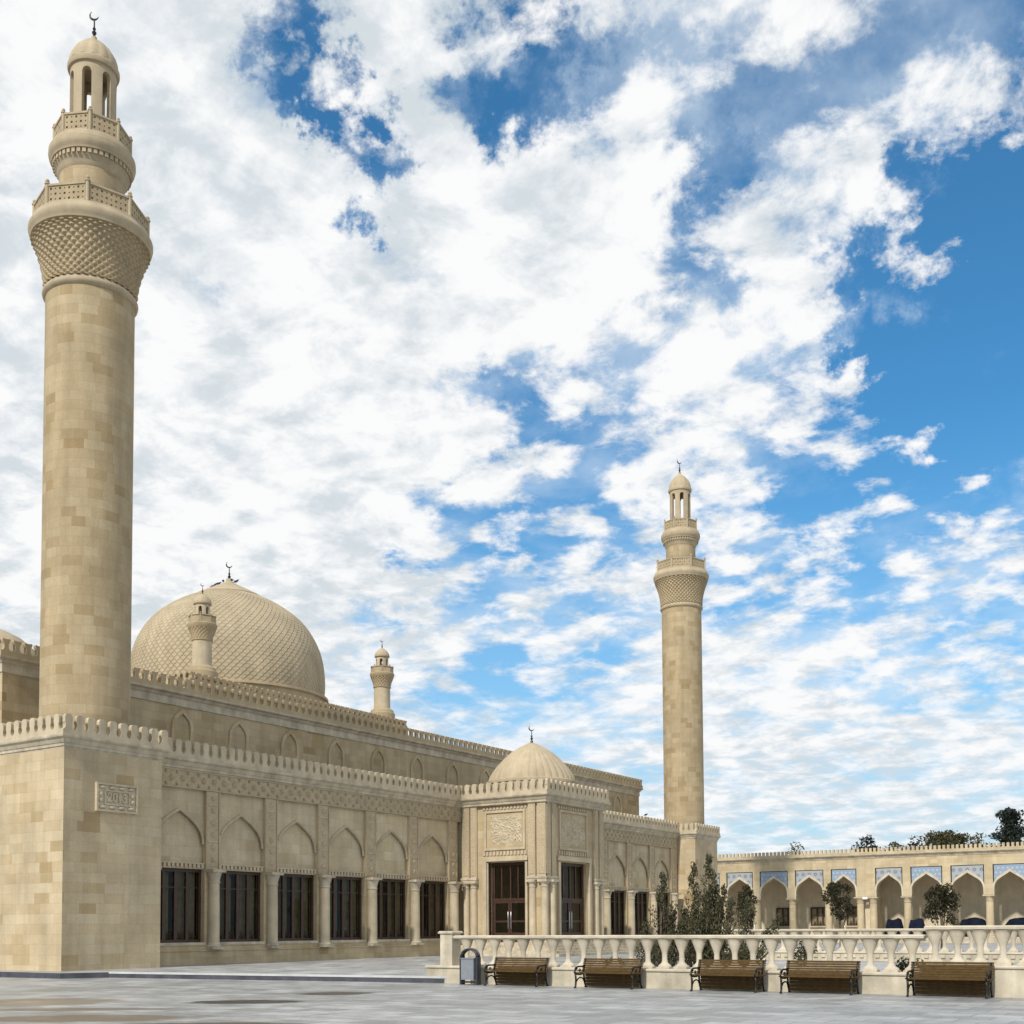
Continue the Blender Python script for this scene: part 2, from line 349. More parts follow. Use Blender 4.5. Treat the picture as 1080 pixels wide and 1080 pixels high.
def fishscales(mb,rz,rows,cols,amp,su=6,sv=5,cx=0,cy=0):
    """overlapping rounded scales in staggered courses on a surface of revolution"""
    NU=cols*su; NV=rows*sv; o=len(mb.v)
    for j in range(NV+1):
        r,z,nr,nz=rz(j/NV); y=j/sv
        for i in range(NU):
            p=i/su; k=int(math.floor(y+1e-6)); h=0
            for c in(k,k-1,k-2):
                x=p+.5*(c%2); lx=x-math.floor(x)-.5; b=c+.75*(2*lx)**2
                if y>=b-1e-6: h=amp*max(0,1-(y-b)/1.75)*(1-.35*(2*lx)**2); break
            h*=min(1,r/3.4+.1); th=2*PI*i/NU; R=r+nr*h
            mb.v.append((cx+R*cos(th),cy+R*sin(th),z+nz*h))
    for j in range(NV):
        for i in range(NU):
            k=(i+1)%NU; mb.quad((o+j*NU+i,o+j*NU+k,o+(j+1)*NU+k,o+(j+1)*NU+i))
def interp_prof(P):
    # smooth sampling of (r,z) list by Catmull-Rom
    def f(v):
        n=len(P)-1; x=min(max(v,0),1)*n; i=min(int(x),n-1); s=x-i
        p0,p1,p2,p3=P[max(i-1,0)],P[i],P[i+1],P[min(i+2,n)]
        def cr(k): return .5*((2*p1[k])+(-p0[k]+p2[k])*s+(2*p0[k]-5*p1[k]+4*p2[k]-p3[k])*s*s+(-p0[k]+3*p1[k]-3*p2[k]+p3[k])*s**3)
        def dcr(k): return .5*((-p0[k]+p2[k])+2*(2*p0[k]-5*p1[k]+4*p2[k]-p3[k])*s+3*(-p0[k]+3*p1[k]-3*p2[k]+p3[k])*s*s)
        dr,dz=dcr(0),dcr(1); L=math.hypot(dr,dz) or 1
        return cr(0),cr(1),dz/L,-dr/L
    return f
def finial(name,parent,cx,cy,z,h,mat,dirv=(.835,.55)):
    mb=MB(); r=h*.035
    mb.lathe([(r*2.6,z),(r*2.2,z+h*.1),(r*.9,z+h*.16),(r*2.1,z+h*.22),(r*2.3,z+h*.27),(r*.9,z+h*.33),(r*1.7,z+h*.40),(r*.8,z+h*.46),(r*.7,z+h*.72),(r*.2,z+h*.76)],10,cx,cy)
    R=h*.16; zc=z+h*.74+R; pts=[];rad=[]
    for k in range(13):
        a=math.radians(128+ (k/12)*212); pts.append((cx+dirv[0]*R*cos(a),cy+dirv[1]*R*cos(a),zc+R*sin(a))); rad.append(r*1.0*math.sin(PI*(k+.6)/13.2)+r*.1)
    mb.tube(pts,rad,6)
    return mb.build(name,mat,parent)

# ------------------------------------------------------------------ minaret (built once, copied)
def octa_railing(parent,R,z,h,cx=0,cy=0,n=8,fine=True,rot=0.0,post=.085,ballr=.085):
    fr=MB()
    V=[(cx+R*cos(2*PI*i/n+rot),cy+R*sin(2*PI*i/n+rot)) for i in range(n)]
    for i in range(n):
        x,y=V[i]; a=2*PI*i/n+rot
        fr.lathe([(post,z),(post,z+h*1.02),(post*1.35,z+h*1.03),(post*1.35,z+h*1.10),(post*.5,z+h*1.12)],8,x,y,a0=a,a1=a+2*PI)
        fr.ball((x,y,z+h*1.12+ballr*.9),ballr,8)
        x2,y2=V[(i+1)%n]; d=Vector((x2-x,y2-y)); L=d.length; d/=L; nn=Vector((d.y,-d.x))
        def bar(za,zb,w,s0=post,s1=None,fr=fr,x=x,y=y,d=d,nn=nn,L=L):
            s1=L-post if s1 is None else s1
            P=[(x+d.x*s+nn.x*o,y+d.y*s+nn.y*o) for s,o in((s0,-w),(s1,-w),(s1,w),(s0,w))]
            fr.add([(p[0],p[1],za) for p in P]+[(p[0],p[1],zb) for p in P],[(3,2,1,0),(4,5,6,7),(0,1,5,4),(1,2,6,5),(2,3,7,6),(3,0,4,7)])
        bar(z+h*.90,z+h,.075); bar(z,z+h*.10,.07)
    ro=fr.build('railing',M['mtrim'],parent)
    if not fine:
        for i in range(n):
            pm=MB(); x,y=V[i]; x2,y2=V[(i+1)%n]; d=Vector((x2-x,y2-y)); L=d.length; d/=L; nn=Vector((d.y,-d.x))
            P=[(x+d.x*s+nn.x*o,y+d.y*s+nn.y*o) for s,o in((post,-.03),(L-post,-.03),(L-post,.03),(post,.03))]
            pm.add([(p[0],p[1],z+h*.1) for p in P]+[(p[0],p[1],z+h*.9) for p in P],[(3,2,1,0),(4,5,6,7),(0,1,5,4),(1,2,6,5),(2,3,7,6),(3,0,4,7)])
            pm.build('panel',M['corbel'],ro)
        return ro
    for i in range(n):
        pm=MB(); x,y=V[i]; x2,y2=V[(i+1)%n]; d=Vector((x2-x,y2-y)); L=d.length; d/=L; nn=Vector((d.y,-d.x))
        s0,s1,za,zb=post,L-post,z+h*.10,z+h*.90; nr=max(2,round((zb-za)/.19)); nc=max(3,round((s1-s0)/.19)); cw=(s1-s0)/nc; ch=(zb-za)/nr
        for o,flip in((.035,False),):
            for a in range(nc):
                for b in range(nr):
                    big=(a+b)%2==0; hr=.31 if big else .17
                    cxx=s0+(a+.5)*cw; czz=za+(b+.5)*ch; base=len(pm.v)
                    for k in range(8):
                        an=PI/4*k; m_=1/max(abs(cos(an)),abs(sin(an)))
                        ou=(cxx+cos(an)*m_*cw/2,czz+sin(an)*m_*ch/2); rr=hr*(1.0 if k%2 else .72)
                        inn=(cxx+cos(an)*cw*rr,czz+sin(an)*ch*rr)
                        for q in(ou,inn): pm.v.append((x+d.x*q[0]+nn.x*o,y+d.y*q[0]+nn.y*o,q[1]))
                    for k in range(8):
                        j=(k+1)%8; f=(base+2*k,base+2*j,base+2*j+1,base+2*k+1); pm.quad(f[::-1] if flip else f)
                    if not flip:   # hole walls
                        b2=len(pm.v)
                        for k in range(8):
                            an=PI/4*k; rr=hr*(1.0 if k%2 else .72); q=(cxx+cos(an)*cw*rr,czz+sin(an)*ch*rr)
                            for oo in(.035,-.02): pm.v.append((x+d.x*q[0]+nn.x*oo,y+d.y*q[0]+nn.y*oo,q[1]))
                        for k in range(8):
                            j=(k+1)%8; pm.quad((b2+2*k,b2+2*j,b2+2*j+1,b2+2*k+1))
        P=[(x+d.x*s+nn.x*o,y+d.y*s+nn.y*o) for s,o in((s0,-.04),(s1,-.04),(s1,-.015),(s0,-.015))]
        pm.add([(p[0],p[1],za) for p in P]+[(p[0],p[1],zb) for p in P],[(3,2,1,0),(4,5,6,7),(0,1,5,4),(1,2,6,5),(2,3,7,6),(3,0,4,7)])
        pm.build('panel',M['corbel'],ro)
    return ro
def lantern(parent,R,z0,z1,oz0,oz1,nop,thick,mat,rot,name='lantern'):
    """hollow drum with round-headed openings"""
    mb=MB(); half=math.radians(12.0*7/nop); per=2*PI/nop; 
    wr=half*R; headz=oz1-wr
    def P(a,r,z): return (r*cos(a),r*sin(a),z)
    for r,sg in((R,1),(R-thick,-1)):
        for k in range(nop):
            c=rot+per*k
            # pier
            a0,a1=c+half,c+per-half; S=6
            for i in range(S):
                u,w=a0+(a1-a0)*i/S,a0+(a1-a0)*(i+1)/S
                for za,zb in((z0,oz0),(oz0,headz),(headz,z1)):
                    f=[P(u,r,za),P(w,r,za),P(w,r,zb),P(u,r,zb)]; mb.add(f if sg>0 else f[::-1],[(0,1,2,3)],True)
            T=8
            for i in range(T):
                s,e=-1+2*i/T,-1+2*(i+1)/T; u,w=c+half*s,c+half*e
                zu,zw=headz+wr*math.sqrt(max(0,1-s*s)),headz+wr*math.sqrt(max(0,1-e*e))
                f=[P(u,r,zu),P(w,r,zw),P(w,r,z1),P(u,r,z1)]; mb.add(f if sg>0 else f[::-1],[(0,1,2,3)],True)
                f=[P(u,r,z0),P(w,r,z0),P(w,r,oz0),P(u,r,oz0)]; mb.add(f if sg>0 else f[::-1],[(0,1,2,3)],True)
                if sg>0: mb.add([P(u,R,zu),P(u,R-thick,zu),P(w,R-thick,zw),P(w,R,zw)],[(0,1,2,3)],False)
            if sg>0:
                mb.add([P(c-half,R,oz0),P(c-half,R-thick,oz0),P(c-half,R-thick,headz),P(c-half,R,headz)],[(0,1,2,3)])
                mb.add([P(c+half,R,oz0),P(c+half,R,headz),P(c+half,R-thick,headz),P(c+half,R-thick,oz0)],[(0,1,2,3)])
                mb.add([P(c-half,R,oz0),P(c+half,R,oz0),P(c+half,R-thick,oz0),P(c-half,R-thick,oz0)],[(0,1,2,3)])
    mb.lathe([(R-thick,z1-.02),(.01,z1-.02)],24)
    return mb.build(name,mat,parent)

MIN=thing('minaret','tall round sandstone minaret on the big square block in the foreground','minaret',(-41.5,31.0,0),0,'twin tall minarets')
# square base block, local coords
BX0,BX1,BY0,BY1=-3.3,2.2,-2.57,2.15
mb=MB(); mb.rectloft(BX0,BX1,BY0,BY1,[(0,ZT-.05),(0,8.85)],(False,False)); mb.build('base_block',M['tower'],MIN)
mb=MB(); mb.rectloft(BX0,BX1,BY0,BY1,[(.003,8.80)]+cornice_prof(8.85,.45,.26),(False,True)); mb.build('cornice',M['ledge'],MIN)
mb=MB(); parapet_rect(mb,BX0-.22,BX1+.22,BY0-.22,BY1+.22,9.302,.78,'round',.17,.53); mb.build('parapet',M['trim'],MIN)
mb=MB(); mb.lathe([(1.78,9.2),(1.78,28.05)],96); mb.build('shaft',M['shaft'],MIN)
mb=MB(); mb.lathe([(1.78,28.04),(1.83,28.06),(1.9,28.14),(1.92,28.22),(1.9,28.3),(1.82,28.36),(1.80,28.44)],72); mb.build('necking',M['mtrim'],MIN)
cp=[(1.80,28.42),(1.82,28.8),(1.90,29.3),(2.04,29.8),(2.21,30.25),(2.33,30.5)]
mb=MB(); scales(mb,interp_prof(cp),0,1,8,38,.095,6,6,True,rampamp=False); mb.build('corbel',M['corbel'],MIN)
mb=MB(); mb.lathe([(2.30,30.48),(2.40,30.52),(2.42,30.62),(2.46,30.68),(2.50,30.82),(2.50,30.92),(2.44,31.02),(2.38,31.10),(2.36,31.2),(1.3,31.22)],72); mb.build('balcony_rim',M['mtrim'],MIN)
octa_railing(MIN,2.26,31.21,.82,rot=math.radians(-36.9-4.3))
mb=MB(); mb.lathe([(1.32,31.2),(1.32,33.4)],72); mb.build('upper_shaft',M['shaft'],MIN)
mb=MB(); mb.lathe([(1.32,33.32),(1.40,33.45),(1.42,33.56),(1.50,33.66),(1.52,33.72)],72)
for i in range(44):
    a=2*PI*i/44; r0=1.53
    mb.add([( (1.50+dr)*cos(a+da),(1.50+dr)*sin(a+da),z) for z in(33.72,33.90) for dr,da in((0,-.045),(.09,-.045),(.09,.045),(0,.045))],[(4,5,6,7),(0,1,5,4),(1,2,6,5),(2,3,7,6),(3,0,4,7),(3,2,1,0)])
mb.lathe([(1.51,33.72),(1.51,33.9),(1.63,33.91),(1.66,34.02),(1.72,34.08),(1.76,34.25),(1.75,34.42),(1.66,34.5),(1.64,34.62),(1.60,34.68),(.8,34.7)],72)
mb.build('corbel',M['mtrim'],MIN)
octa_railing(MIN,1.52,34.69,.80,rot=math.radians(-36.9-4.3),post=.075,ballr=.07)
lantern(MIN,.94,34.69,38.25,34.9,37.85,7,.2,M['mtrim'],math.radians(-36.9-17))
mb=MB(); mb.lathe([(.93,38.10),(1.03,38.12),(1.06,38.2),(1.06,38.32),(1.0,38.4)],48)
mb.lathe([(1.0,38.4),(.98,38.6),(.90,38.85),(.74,39.12),(.5,39.38),(.25,39.56),(.12,39.66),(.12,39.78)],112,rib=lambda a,z:1+(.035*abs(sin(a*14/2))-.02)*(1 if z<39.5 else .2))
mb.build('cap',M['cap'],MIN)
finial('finial',MIN,0,0,39.7,1.2,M['brass'],(.835,.55))
FAR=dup(MIN); FAR.location=(-41.72,89.3,0); FAR.scale=(.92,.92,1.0)
tag(FAR,'second tall minaret, the distant one beyond the entrance portal','minaret')
# plaque with the date, only on the near block
PL=thing('date_plaque','carved stone plaque reading 2013 on the foreground tower block','plaque',(-39.3,30.86,7.03))
def bx(name,dims,mat,par): m_=MB(); [m_.box(*d) for d in dims]; return m_.build(name,mat,par)
bx('backing',[(-.03,.05,-1.0,1.0,-.57,.57)],M['panel'],PL)
fm=MB()
for y0,y1,z0,z1 in((-1.0,-.92,-.57,.57),(.92,1.0,-.57,.57),(-.92,.92,.49,.57),(-.92,.92,-.57,-.49)): fm.box(.045,.12,y0,y1,z0,z1)
for y0,y1,z0,z1 in((-.62,-.56,-.30,.30),(.56,.62,-.30,.30),(-.56,.56,.24,.30),(-.56,.56,-.30,-.24)): fm.box(.045,.10,y0,y1,z0,z1)
fm.build('frame',M['trim'],PL)
om=MB()
for s in(-1,1):
    for i in range(4):
        c=-.69+.46*i
        k=len(om.v); om.lathe([(.17,0),(.15,.04),(.08,.075),(.01,.08)],10)
        for q in range(k,len(om.v)): x,y,z=om.v[q]; om.v[q]=(.05+z,c+x*1.1,s*.395+y*.45)
    for i in range(2):
        k=len(om.v); om.lathe([(.16,0),(.14,.04),(.08,.07),(.01,.075)],10)
        for q in range(k,len(om.v)): x,y,z=om.v[q]; om.v[q]=(.05+z,s*.77+x*.75,-.12+.24*i+y*.7)
om.build('ornament',M['trim'],PL)
cu=bpy.data.curves.new('lettering','FONT'); cu.body='2013'; cu.size=.52; cu.extrude=.035; cu.align_x='CENTER'; cu.align_y='CENTER'; cu.offset=.012
tmp=bpy.data.objects.new('lettering_src',cu); COL.objects.link(tmp); bpy.context.view_layer.update()
me=bpy.data.meshes.new_from_object(tmp.evaluated_get(bpy.context.evaluated_depsgraph_get())); bpy.data.objects.remove(tmp); bpy.data.curves.remove(cu)
lt=bpy.data.objects.new('lettering',me); COL.objects.link(lt); me.materials.clear(); me.materials.append(M['trim']); lt.parent=PL
lt.matrix_local=Matrix.Translation((.07,0,0))@Matrix(((0,0,1,0),(1,0,0,0),(0,1,0,0),(0,0,0,1)))@Matrix.Diagonal((.92,1,1,1))

# ------------------------------------------------------------------ mosque wing + hall
XF=-41.2; PIT=3.716; Y0=37.72; XH=-45.0
MOS=thing('mosque','large sandstone mosque with arcaded front, scaled main dome and toothed parapets','mosque',(XF,60,0))
def mpart(name,mb,mat,lab=None):
    o=mb.build(name,mat); o.parent=MOS; o.matrix_parent_inverse=Matrix.Translation((-XF,-60,0))
    if lab: o['label']=lab
    return o
YA0,YB0=33.1,86.75
cols=[Y0+PIT*k for k in range(-1,14)]
def skipbay(k): return k in(6,7) 
cols=[Y0+PIT*(k-1) for k in range(0,15)]   # cols[0]=34.0 ... cols[14]=86.0
PY0,PY1=57.12,63.9
bays=[(cols[k],cols[k+1]) for k in range(14) if not (cols[k]>=56 and cols[k+1]<=64.2)]
HW=.41                                     # half width of a pilaster
fri=MB(); fri.box(XF-.4,XF,YA0,YB0,8.08,8.93)
def rosette(mb,y,z,r,x):
    for k in range(8):
        a,b=2*PI*k/8,2*PI*(k+1)/8; m=(a+b)/2
        mb.add([(x+.04,y,z),(x+.03,y+r*cos(m),z+r*sin(m)),(x,y+r*.55*cos(a),z+r*.55*sin(a)),(x,y+r*.55*cos(b),z+r*.55*sin(b))],[(0,2,1),(0,1,3)])
    mb.add([(x+.035+.03*(k==8),y+r*.3*cos(2*PI*k/8)*(k<8),z+r*.3*sin(2*PI*k/8)*(k<8)) for k in range(9)],[(k,(k+1)%8,8) for k in range(8)],True)
fo=mpart('frieze',fri,M['carved'],'carved frieze band of rosettes under the cornice')
fr2=MB(); n=int((YB0-YA0)/.62)
for k in range(n):
    y=YA0+(YB0-YA0)*(k+.5)/n
    rosette(fr2,y,8.50,.17,XF+.002)
    for dz in(-.26,.26): rosette(fr2,y+.31,8.50+dz,.085,XF+.002)
fr2.box(XF,XF+.03,YA0,YB0,8.08,8.13); fr2.box(XF,XF+.03,YA0,YB0,8.86,8.93)
fo2=fr2.build('carving',M['scale'],fo)
pl=MB(); pl.box(XF-.6,XF+.10,YA0,YB0,ZT-.05,.80); pl.box(XF-.6,XF+.14,YA0,YB0,.80,.86); pl.box(XF-.6,XF+.02,YA0,YB0,.86,1.06)
mpart('plinth',pl,M['wing'])
for ya,yb in((YA0,cols[0]-HW),(cols[-1]+HW,YB0),(PY0+.1,PY1-.1)):
    m_=MB(); m_.box(XF-.6,XF-.03,ya,yb,.2,8.08); mpart('wall',m_,M['wing'])
# one pilaster with its pier and carved strip, one bay with its arch and dentils, then copies (local: x out, y along)
X0=XF
m_=MB(); m_.box(-.4,-.02,-HW,HW,4.53,8.08); m_.box(-.6,-.06,-HW,HW,.95,4.529); pil0=m_.build('pilaster',M['wing'],MOS)
m_=MB(); m_.box(-.02,.003,-HW+.09,HW-.09,4.62,8.06); m_.box(-.02,.03,-HW,-HW+.06,4.56,8.06); m_.box(-.02,.03,HW-.06,HW,4.56,8.06); m_.build('carved_strip',M['carved2'],pil0)
m_=MB()
for k in range(6):
    z=4.95+.56*k; rosette(m_,0,z,.15,.004)
    if k in(1,4): m_.box(.003,.03,-.30,.30,z+.24,z+.30)
m_.build('rosettes',M['trim'],pil0)
first=True
for y in cols:
    if 57.3<y<63.8: continue
    p_=pil0 if first else dup(pil0,MOS); first=False; p_.location=(0,y-60,0)
w=PIT/2-HW; pan=MB(); A=arch_pts(w-.03,1.55,10); zs=5.62; xo,xi=-.14,-.25
for (p,q) in zip(A[:-1],A[1:]):
    pan.add([(xo,p[0],zs+p[1]),(xo,q[0],zs+q[1]),(xo,q[0],8.08),(xo,p[0],8.08)],[(0,3,2,1)])
    pan.add([(xo,p[0],zs+p[1]),(xo,q[0],zs+q[1]),(xi,q[0],zs+q[1]),(xi,p[0],zs+p[1])],[(0,1,2,3)])
for s in(-1,1): pan.add([(xo,s*w,4.72),(xo,s*w,8.08),(xo,s*(w-.03),8.08),(xo,s*(w-.03),4.72)],[(0,1,2,3) if s>0 else (3,2,1,0)])
pan.add([(xi,-w,4.72),(xi,w,4.72),(xi,w,7.6),(xi,-w,7.6)],[(0,1,2,3)])
bay0=pan.build('blind_arch',M['bay'],MOS)
den=MB(); den.box(-.55,-.12,-w,w,4.50,4.56); den.box(-.5,-.16,-w,w,4.56,4.72); den.box(-.3,-.05,-w,w,4.72,4.78)
for i in range(12):
    y=-w+2*w*(i+.5)/12; den.box(-.165,-.06,y-.07,y+.07,4.555,4.725)
den.build('dentil_band',M['trim'],bay0)
rp=MB(); fine=arch_pts(w-.07,1.53,22); P_=[];R_l=[]
for i,((p0,q0),(p1,q1)) in enumerate(zip(fine[:-1],fine[1:])): P_+=[(xo+.02,p0,zs+q0),(xo+.02,(p0+p1)/2,zs+(q0+q1)/2)]; R_l+=[.055,.09]
rp.tube(P_,R_l,6); rp.build('roped_moulding',M['trim'],bay0)
first=True
for a,b in bays:
    p_=bay0 if first else dup(bay0,MOS); first=False; p_.location=(0,(a+b)/2-60,0)
co=MB()
pr_=[(XF+o,z) for o,z in cornice_prof(8.93,.47,.30)]+[(XF-.5,9.40),(XF-.5,8.93)]
for ya,yb in((YA0,PY0-.0),(PY1,YB0)): co=MB(); co.prism([(x,z) for x,z in pr_],ya,yb,lambda p,q,t_:(p,t_,q)); mpart('cornice',co,M['ledge'])
for ya,yb in((YA0,PY0-.31),(PY1+.31,YB0)): pp=MB(); merlon_run(pp,lambda s,d,q:(XF+.26-d,s,q),ya,yb,9.403,.80,'round',.17,.53); mpart('parapet',pp,M['trim'])
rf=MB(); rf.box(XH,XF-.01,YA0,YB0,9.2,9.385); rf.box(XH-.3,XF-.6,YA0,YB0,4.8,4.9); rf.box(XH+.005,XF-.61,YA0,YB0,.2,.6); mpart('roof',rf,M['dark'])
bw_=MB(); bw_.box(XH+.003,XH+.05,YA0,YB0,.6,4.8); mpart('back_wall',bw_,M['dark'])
# columns, one built then copied
def column(par,r,z0,zc0,z1,shaft,capm):
    m_=MB(); m_.lathe([(r,z0+.30),(r*.97,z0+(zc0-z0)*.6),(r*.92,zc0-.12)],20); c_=m_.build('column',shaft,par)
    m_=MB(); m_.lathe([(r*.92,zc0-.12),(r*1.06,zc0-.11),(r*1.06,zc0-.06),(r*.94,zc0-.05),(r*.98,zc0+.05),(r*1.3,z1-.17),(r*1.36,z1-.13)],20)
    m_.box(-r*1.42,r*1.42,-r*1.42,r*1.42,z1-.13,z1); m_.build('capital',capm,c_)
    m_=MB(); m_.box(-r*1.32,r*1.32,-r*1.32,r*1.32,z0,z0+.10); m_.lathe([(r*1.28,z0+.10),(r*1.32,z0+.15),(r*1.25,z0+.2),(r*1.05,z0+.22),(r*1.05,z0+.28),(r,z0+.305)],20); m_.build('base',capm,c_)
    return c_
c0=column(MOS,.275,.863,4.0,4.50,M['trim'],M['ledge'])
first=True
for y in cols:
    if 57<y<64: continue
    c_=c0 if first else dup(c0,MOS); first=False; c_.location=(.09,y-60,0)
# windows, one built then copied
def window(par,w,z0,z1,nv=4,ztr=None):
    """in the local yz plane, outside towards +x"""
    f=MB(); t_=.07
    f.box(-.06,.06,-w,-w+.12,z0,z1); f.box(-.06,.06,w-.12,w,z0,z1); f.box(-.06,.06,-w+.12,w-.12,z0,z0+.12); f.box(-.06,.06,-w+.12,w-.12,z1-.14,z1)
    W=2*w-.24
    for i in range(1,nv):
        y=-w+.12+W*i/nv; f.box(-.05,.05,y-.085,y+.085,z0+.12,z1-.14)
    for i in range(nv):
        ya=-w+.12+W*i/nv+.085; yb=-w+.12+W*(i+1)/nv-.085
        f.box(-.035,.035,ya,yb,z1-.86,z1-.81)
        m_=(ya+yb)/2; r=(yb-ya)/2   # carved fan at the foot
        for k in range(5):
            a=PI*(k+.5)/5; f.tube([(0,m_,z0+.13),(0,m_+r*.9*cos(a),z0+.13+.42*sin(a))],.018,4)
    o=f.build('window',M['wood'],par)
    if nv==4: m_=MB(); m_.box(-.19,.42,-w-.003,w+.003,1.06,1.19); m_.build('sill',M['ledge'],o)
    p=MB(); p.add([(-.01,-w+.1,z0+.1),(-.01,w-.1,z0+.1),(-.01,w-.1,z1-.12),(-.01,-w+.1,z1-.12)],[(0,1,2,3)]); p.build('pane',M['glass'],o)
    cu=MB()
    for s,ea,eb in((-1,-w+.1,-.18),(1,.18,w-.1)):
        N=26; vv=[]
        for i in range(N+1):
            y=ea+(eb-ea)*i/N; x=-.22+.05*sin(i*1.35)
            vv+=[(x,y,z0),(x,y,z1)]
        cu.add(vv,[(2*i,2*i+2,2*i+3,2*i+1) for i in range(N)],True)
    cu.build('curtain',M['curtain'],o)
    return o
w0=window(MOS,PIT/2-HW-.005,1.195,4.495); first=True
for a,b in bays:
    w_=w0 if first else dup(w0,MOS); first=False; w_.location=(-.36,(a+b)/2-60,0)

# hall
HY0,HY1=29.5,87.6; HX0=-75.0
hw=MB(); hw.rectloft(HX0,XH,HY0,HY1,[(0,ZT-.05),(0,12.9)],(False,False)); mpart('hall_wall',hw,M['hall'])
hc=MB(); hc.rectloft(HX0,XH,HY0,HY1,[(.003,12.62),(.05,12.64),(.05,12.9)]+cornice_prof(12.9,.38,.28)[1:],(False,True)); mpart('hall_cornice',hc,M['ledge'])
hp=MB(); parapet_rect(hp,HX0-.24,XH+.24,HY0-.24,HY1+.24,13.283,.74,'tee',.17,.52); mpart('hall_parapet',hp,M['corbel'])
nic0=None
for k in range(0,14):
    c=39.15+PIT*k*1.0
    if c>86: break
    if nic0 is None:
        m_=MB(); a=.50; A=arch_pts(a,.75,8); O_=arch_pts(a+.17,.98,8)
        A2=[(a,-2.6)]+A+[(-a,-2.6)]; O2=[(a+.17,-2.6)]+O_+[(-a-.17,-2.6)]
        for i in range(len(A2)-1):
            p,q,r,s=A2[i],A2[i+1],O2[i+1],O2[i]
            m_.add([(.09,p[0],p[1]),(.09,q[0],q[1]),(.09,r[0],r[1]),(.09,s[0],s[1])],[(0,1,2,3)])
            m_.add([(.09,p[0],p[1]),(.09,q[0],q[1]),(.012,q[0],q[1]),(.012,p[0],p[1])],[(3,2,1,0)])
            m_.add([(.09,s[0],s[1]),(.09,r[0],r[1]),(0,r[0],r[1]),(0,s[0],s[1])],[(0,1,2,3)])
        nic0=m_.build('blind_niche',M['wing'],MOS); nc=nic0
        m_=MB(); m_.add([(.013,p[0],p[1]) for p in A2],[tuple(range(len(A2)))]); m_.build('infill',M['hall'],nic0)
    else: nc=dup(nic0,MOS)
    nc.location=(XH-XF,c-60,11.55)
# attic block under the dome
AX0,AX1,AY0,AY1=-59.4,-45.75,40.3,57.6
at=MB(); at.rectloft(AX0,AX1,AY0,AY1,[(0,13.2),(0,14.0),(.06,14.02),(.12,14.12),(.12,14.18)],(False,True)); mpart('attic_block',at,M['corbel'])
ap=MB(); parapet_rect(ap,AX0-.08,AX1+.08,AY0-.08,AY1+.08,14.183,.50,'tee',.2,.42); mpart('attic_parapet',ap,M['corbel'])
DX,DY=-52.6,49.3
dr=MB(); dr.lathe([(5.75,14.1),(5.75,15.3),(5.9,15.35),(5.9,15.5),(5.6,15.55)],96,DX,DY); mpart('drum',dr,M['cap'])
dp=[(5.58,15.5),(5.64,16.2),(5.62,17.0),(5.50,17.85),(5.24,18.65),(4.84,19.4),(4.28,20.1),(3.55,20.68),(2.7,21.2),(1.82,21.6)]
dm=MB(); fishscales(dm,interp_prof(dp),36,92,.06,6,5,DX,DY); dome=mpart('dome',dm,M['scale'],'large dome of overlapping diamond stone scales')
cm=MB(); cm.lathe([(1.98,21.50),(2.0,21.6),(1.93,21.66),(1.35,21.96),(.75,22.26),(.34,22.46),(.2,22.58),(.18,22.74)],48,DX,DY)
o=cm.build('cap',M['cap'],dome)
finial('finial',dome,DX,DY,22.6,1.15,M['brass'])
# low second dome at the end of the roof
d2=MB(); d2.lathe([(2.6,13.2),(2.6,14.1),(2.5,14.6),(2.2,15.25),(1.6,15.8),(.9,16.15),(.1,16.35)],64,-52.0,33.2,rib=lambda a,z:1+.02*abs(sin(a*16)))
mpart('small_dome',d2,M['cap'],'low plain dome at the near end of the roof')

# ------------------------------------------------------------------ roof turrets
def turret(loc,lab):
    t=thing('roof_turret',lab,'turret',loc,0,'little turrets on the roof')
    m_=MB(); m_.lathe([(.80,14.18),(.80,15.0),(.74,15.05),(.70,15.2),(.56,15.3),(.53,15.34)],32); m_.build('pedestal',M['corbel'],t)
    m_=MB(); m_.lathe([(.50,15.3),(.50,16.62)],32); m_.build('shaft',M['trim'],t)
    m_=MB(); m_.lathe([(.50,16.6),(.55,16.63),(.55,16.68),(.50,16.7)],32)
    scales(m_,interp_prof([(.50,16.7),(.54,16.9),(.62,17.12),(.68,17.25)]),0,1,3,20,.035,4,6,False,rampamp=False)
    m_.lathe([(.68,17.24),(.71,17.3),(.75,17.38),(.76,17.48),(.70,17.54),(.3,17.56)],32); m_.build('corbel',M['corbel'],t)
    octa_railing(t,.66,17.55,.36,fine=False,rot=math.radians(-50),post=.035,ballr=.04)
    lantern(t,.38,17.55,18.58,17.65,18.40,6,.09,M['trim'],math.radians(-41.9-18))
    m_=MB(); m_.lathe([(.38,18.52),(.46,18.55),(.47,18.62),(.44,18.66)],32); m_.lathe([(.44,18.66),(.41,18.78),(.32,18.92),(.18,19.05),(.05,19.12)],48,rib=lambda a,z:1+.03*abs(sin(a*6))); m_.build('cap',M['cap'],t)
    finial('finial',t,0,0,19.1,.58,M['brass'])
    return t
turret((-46.6,41.84,0),'small stone turret rising in front of the scaled dome')
turret((-46.6,56.33,0),'small stone turret against open sky at the far corner of the dome block')

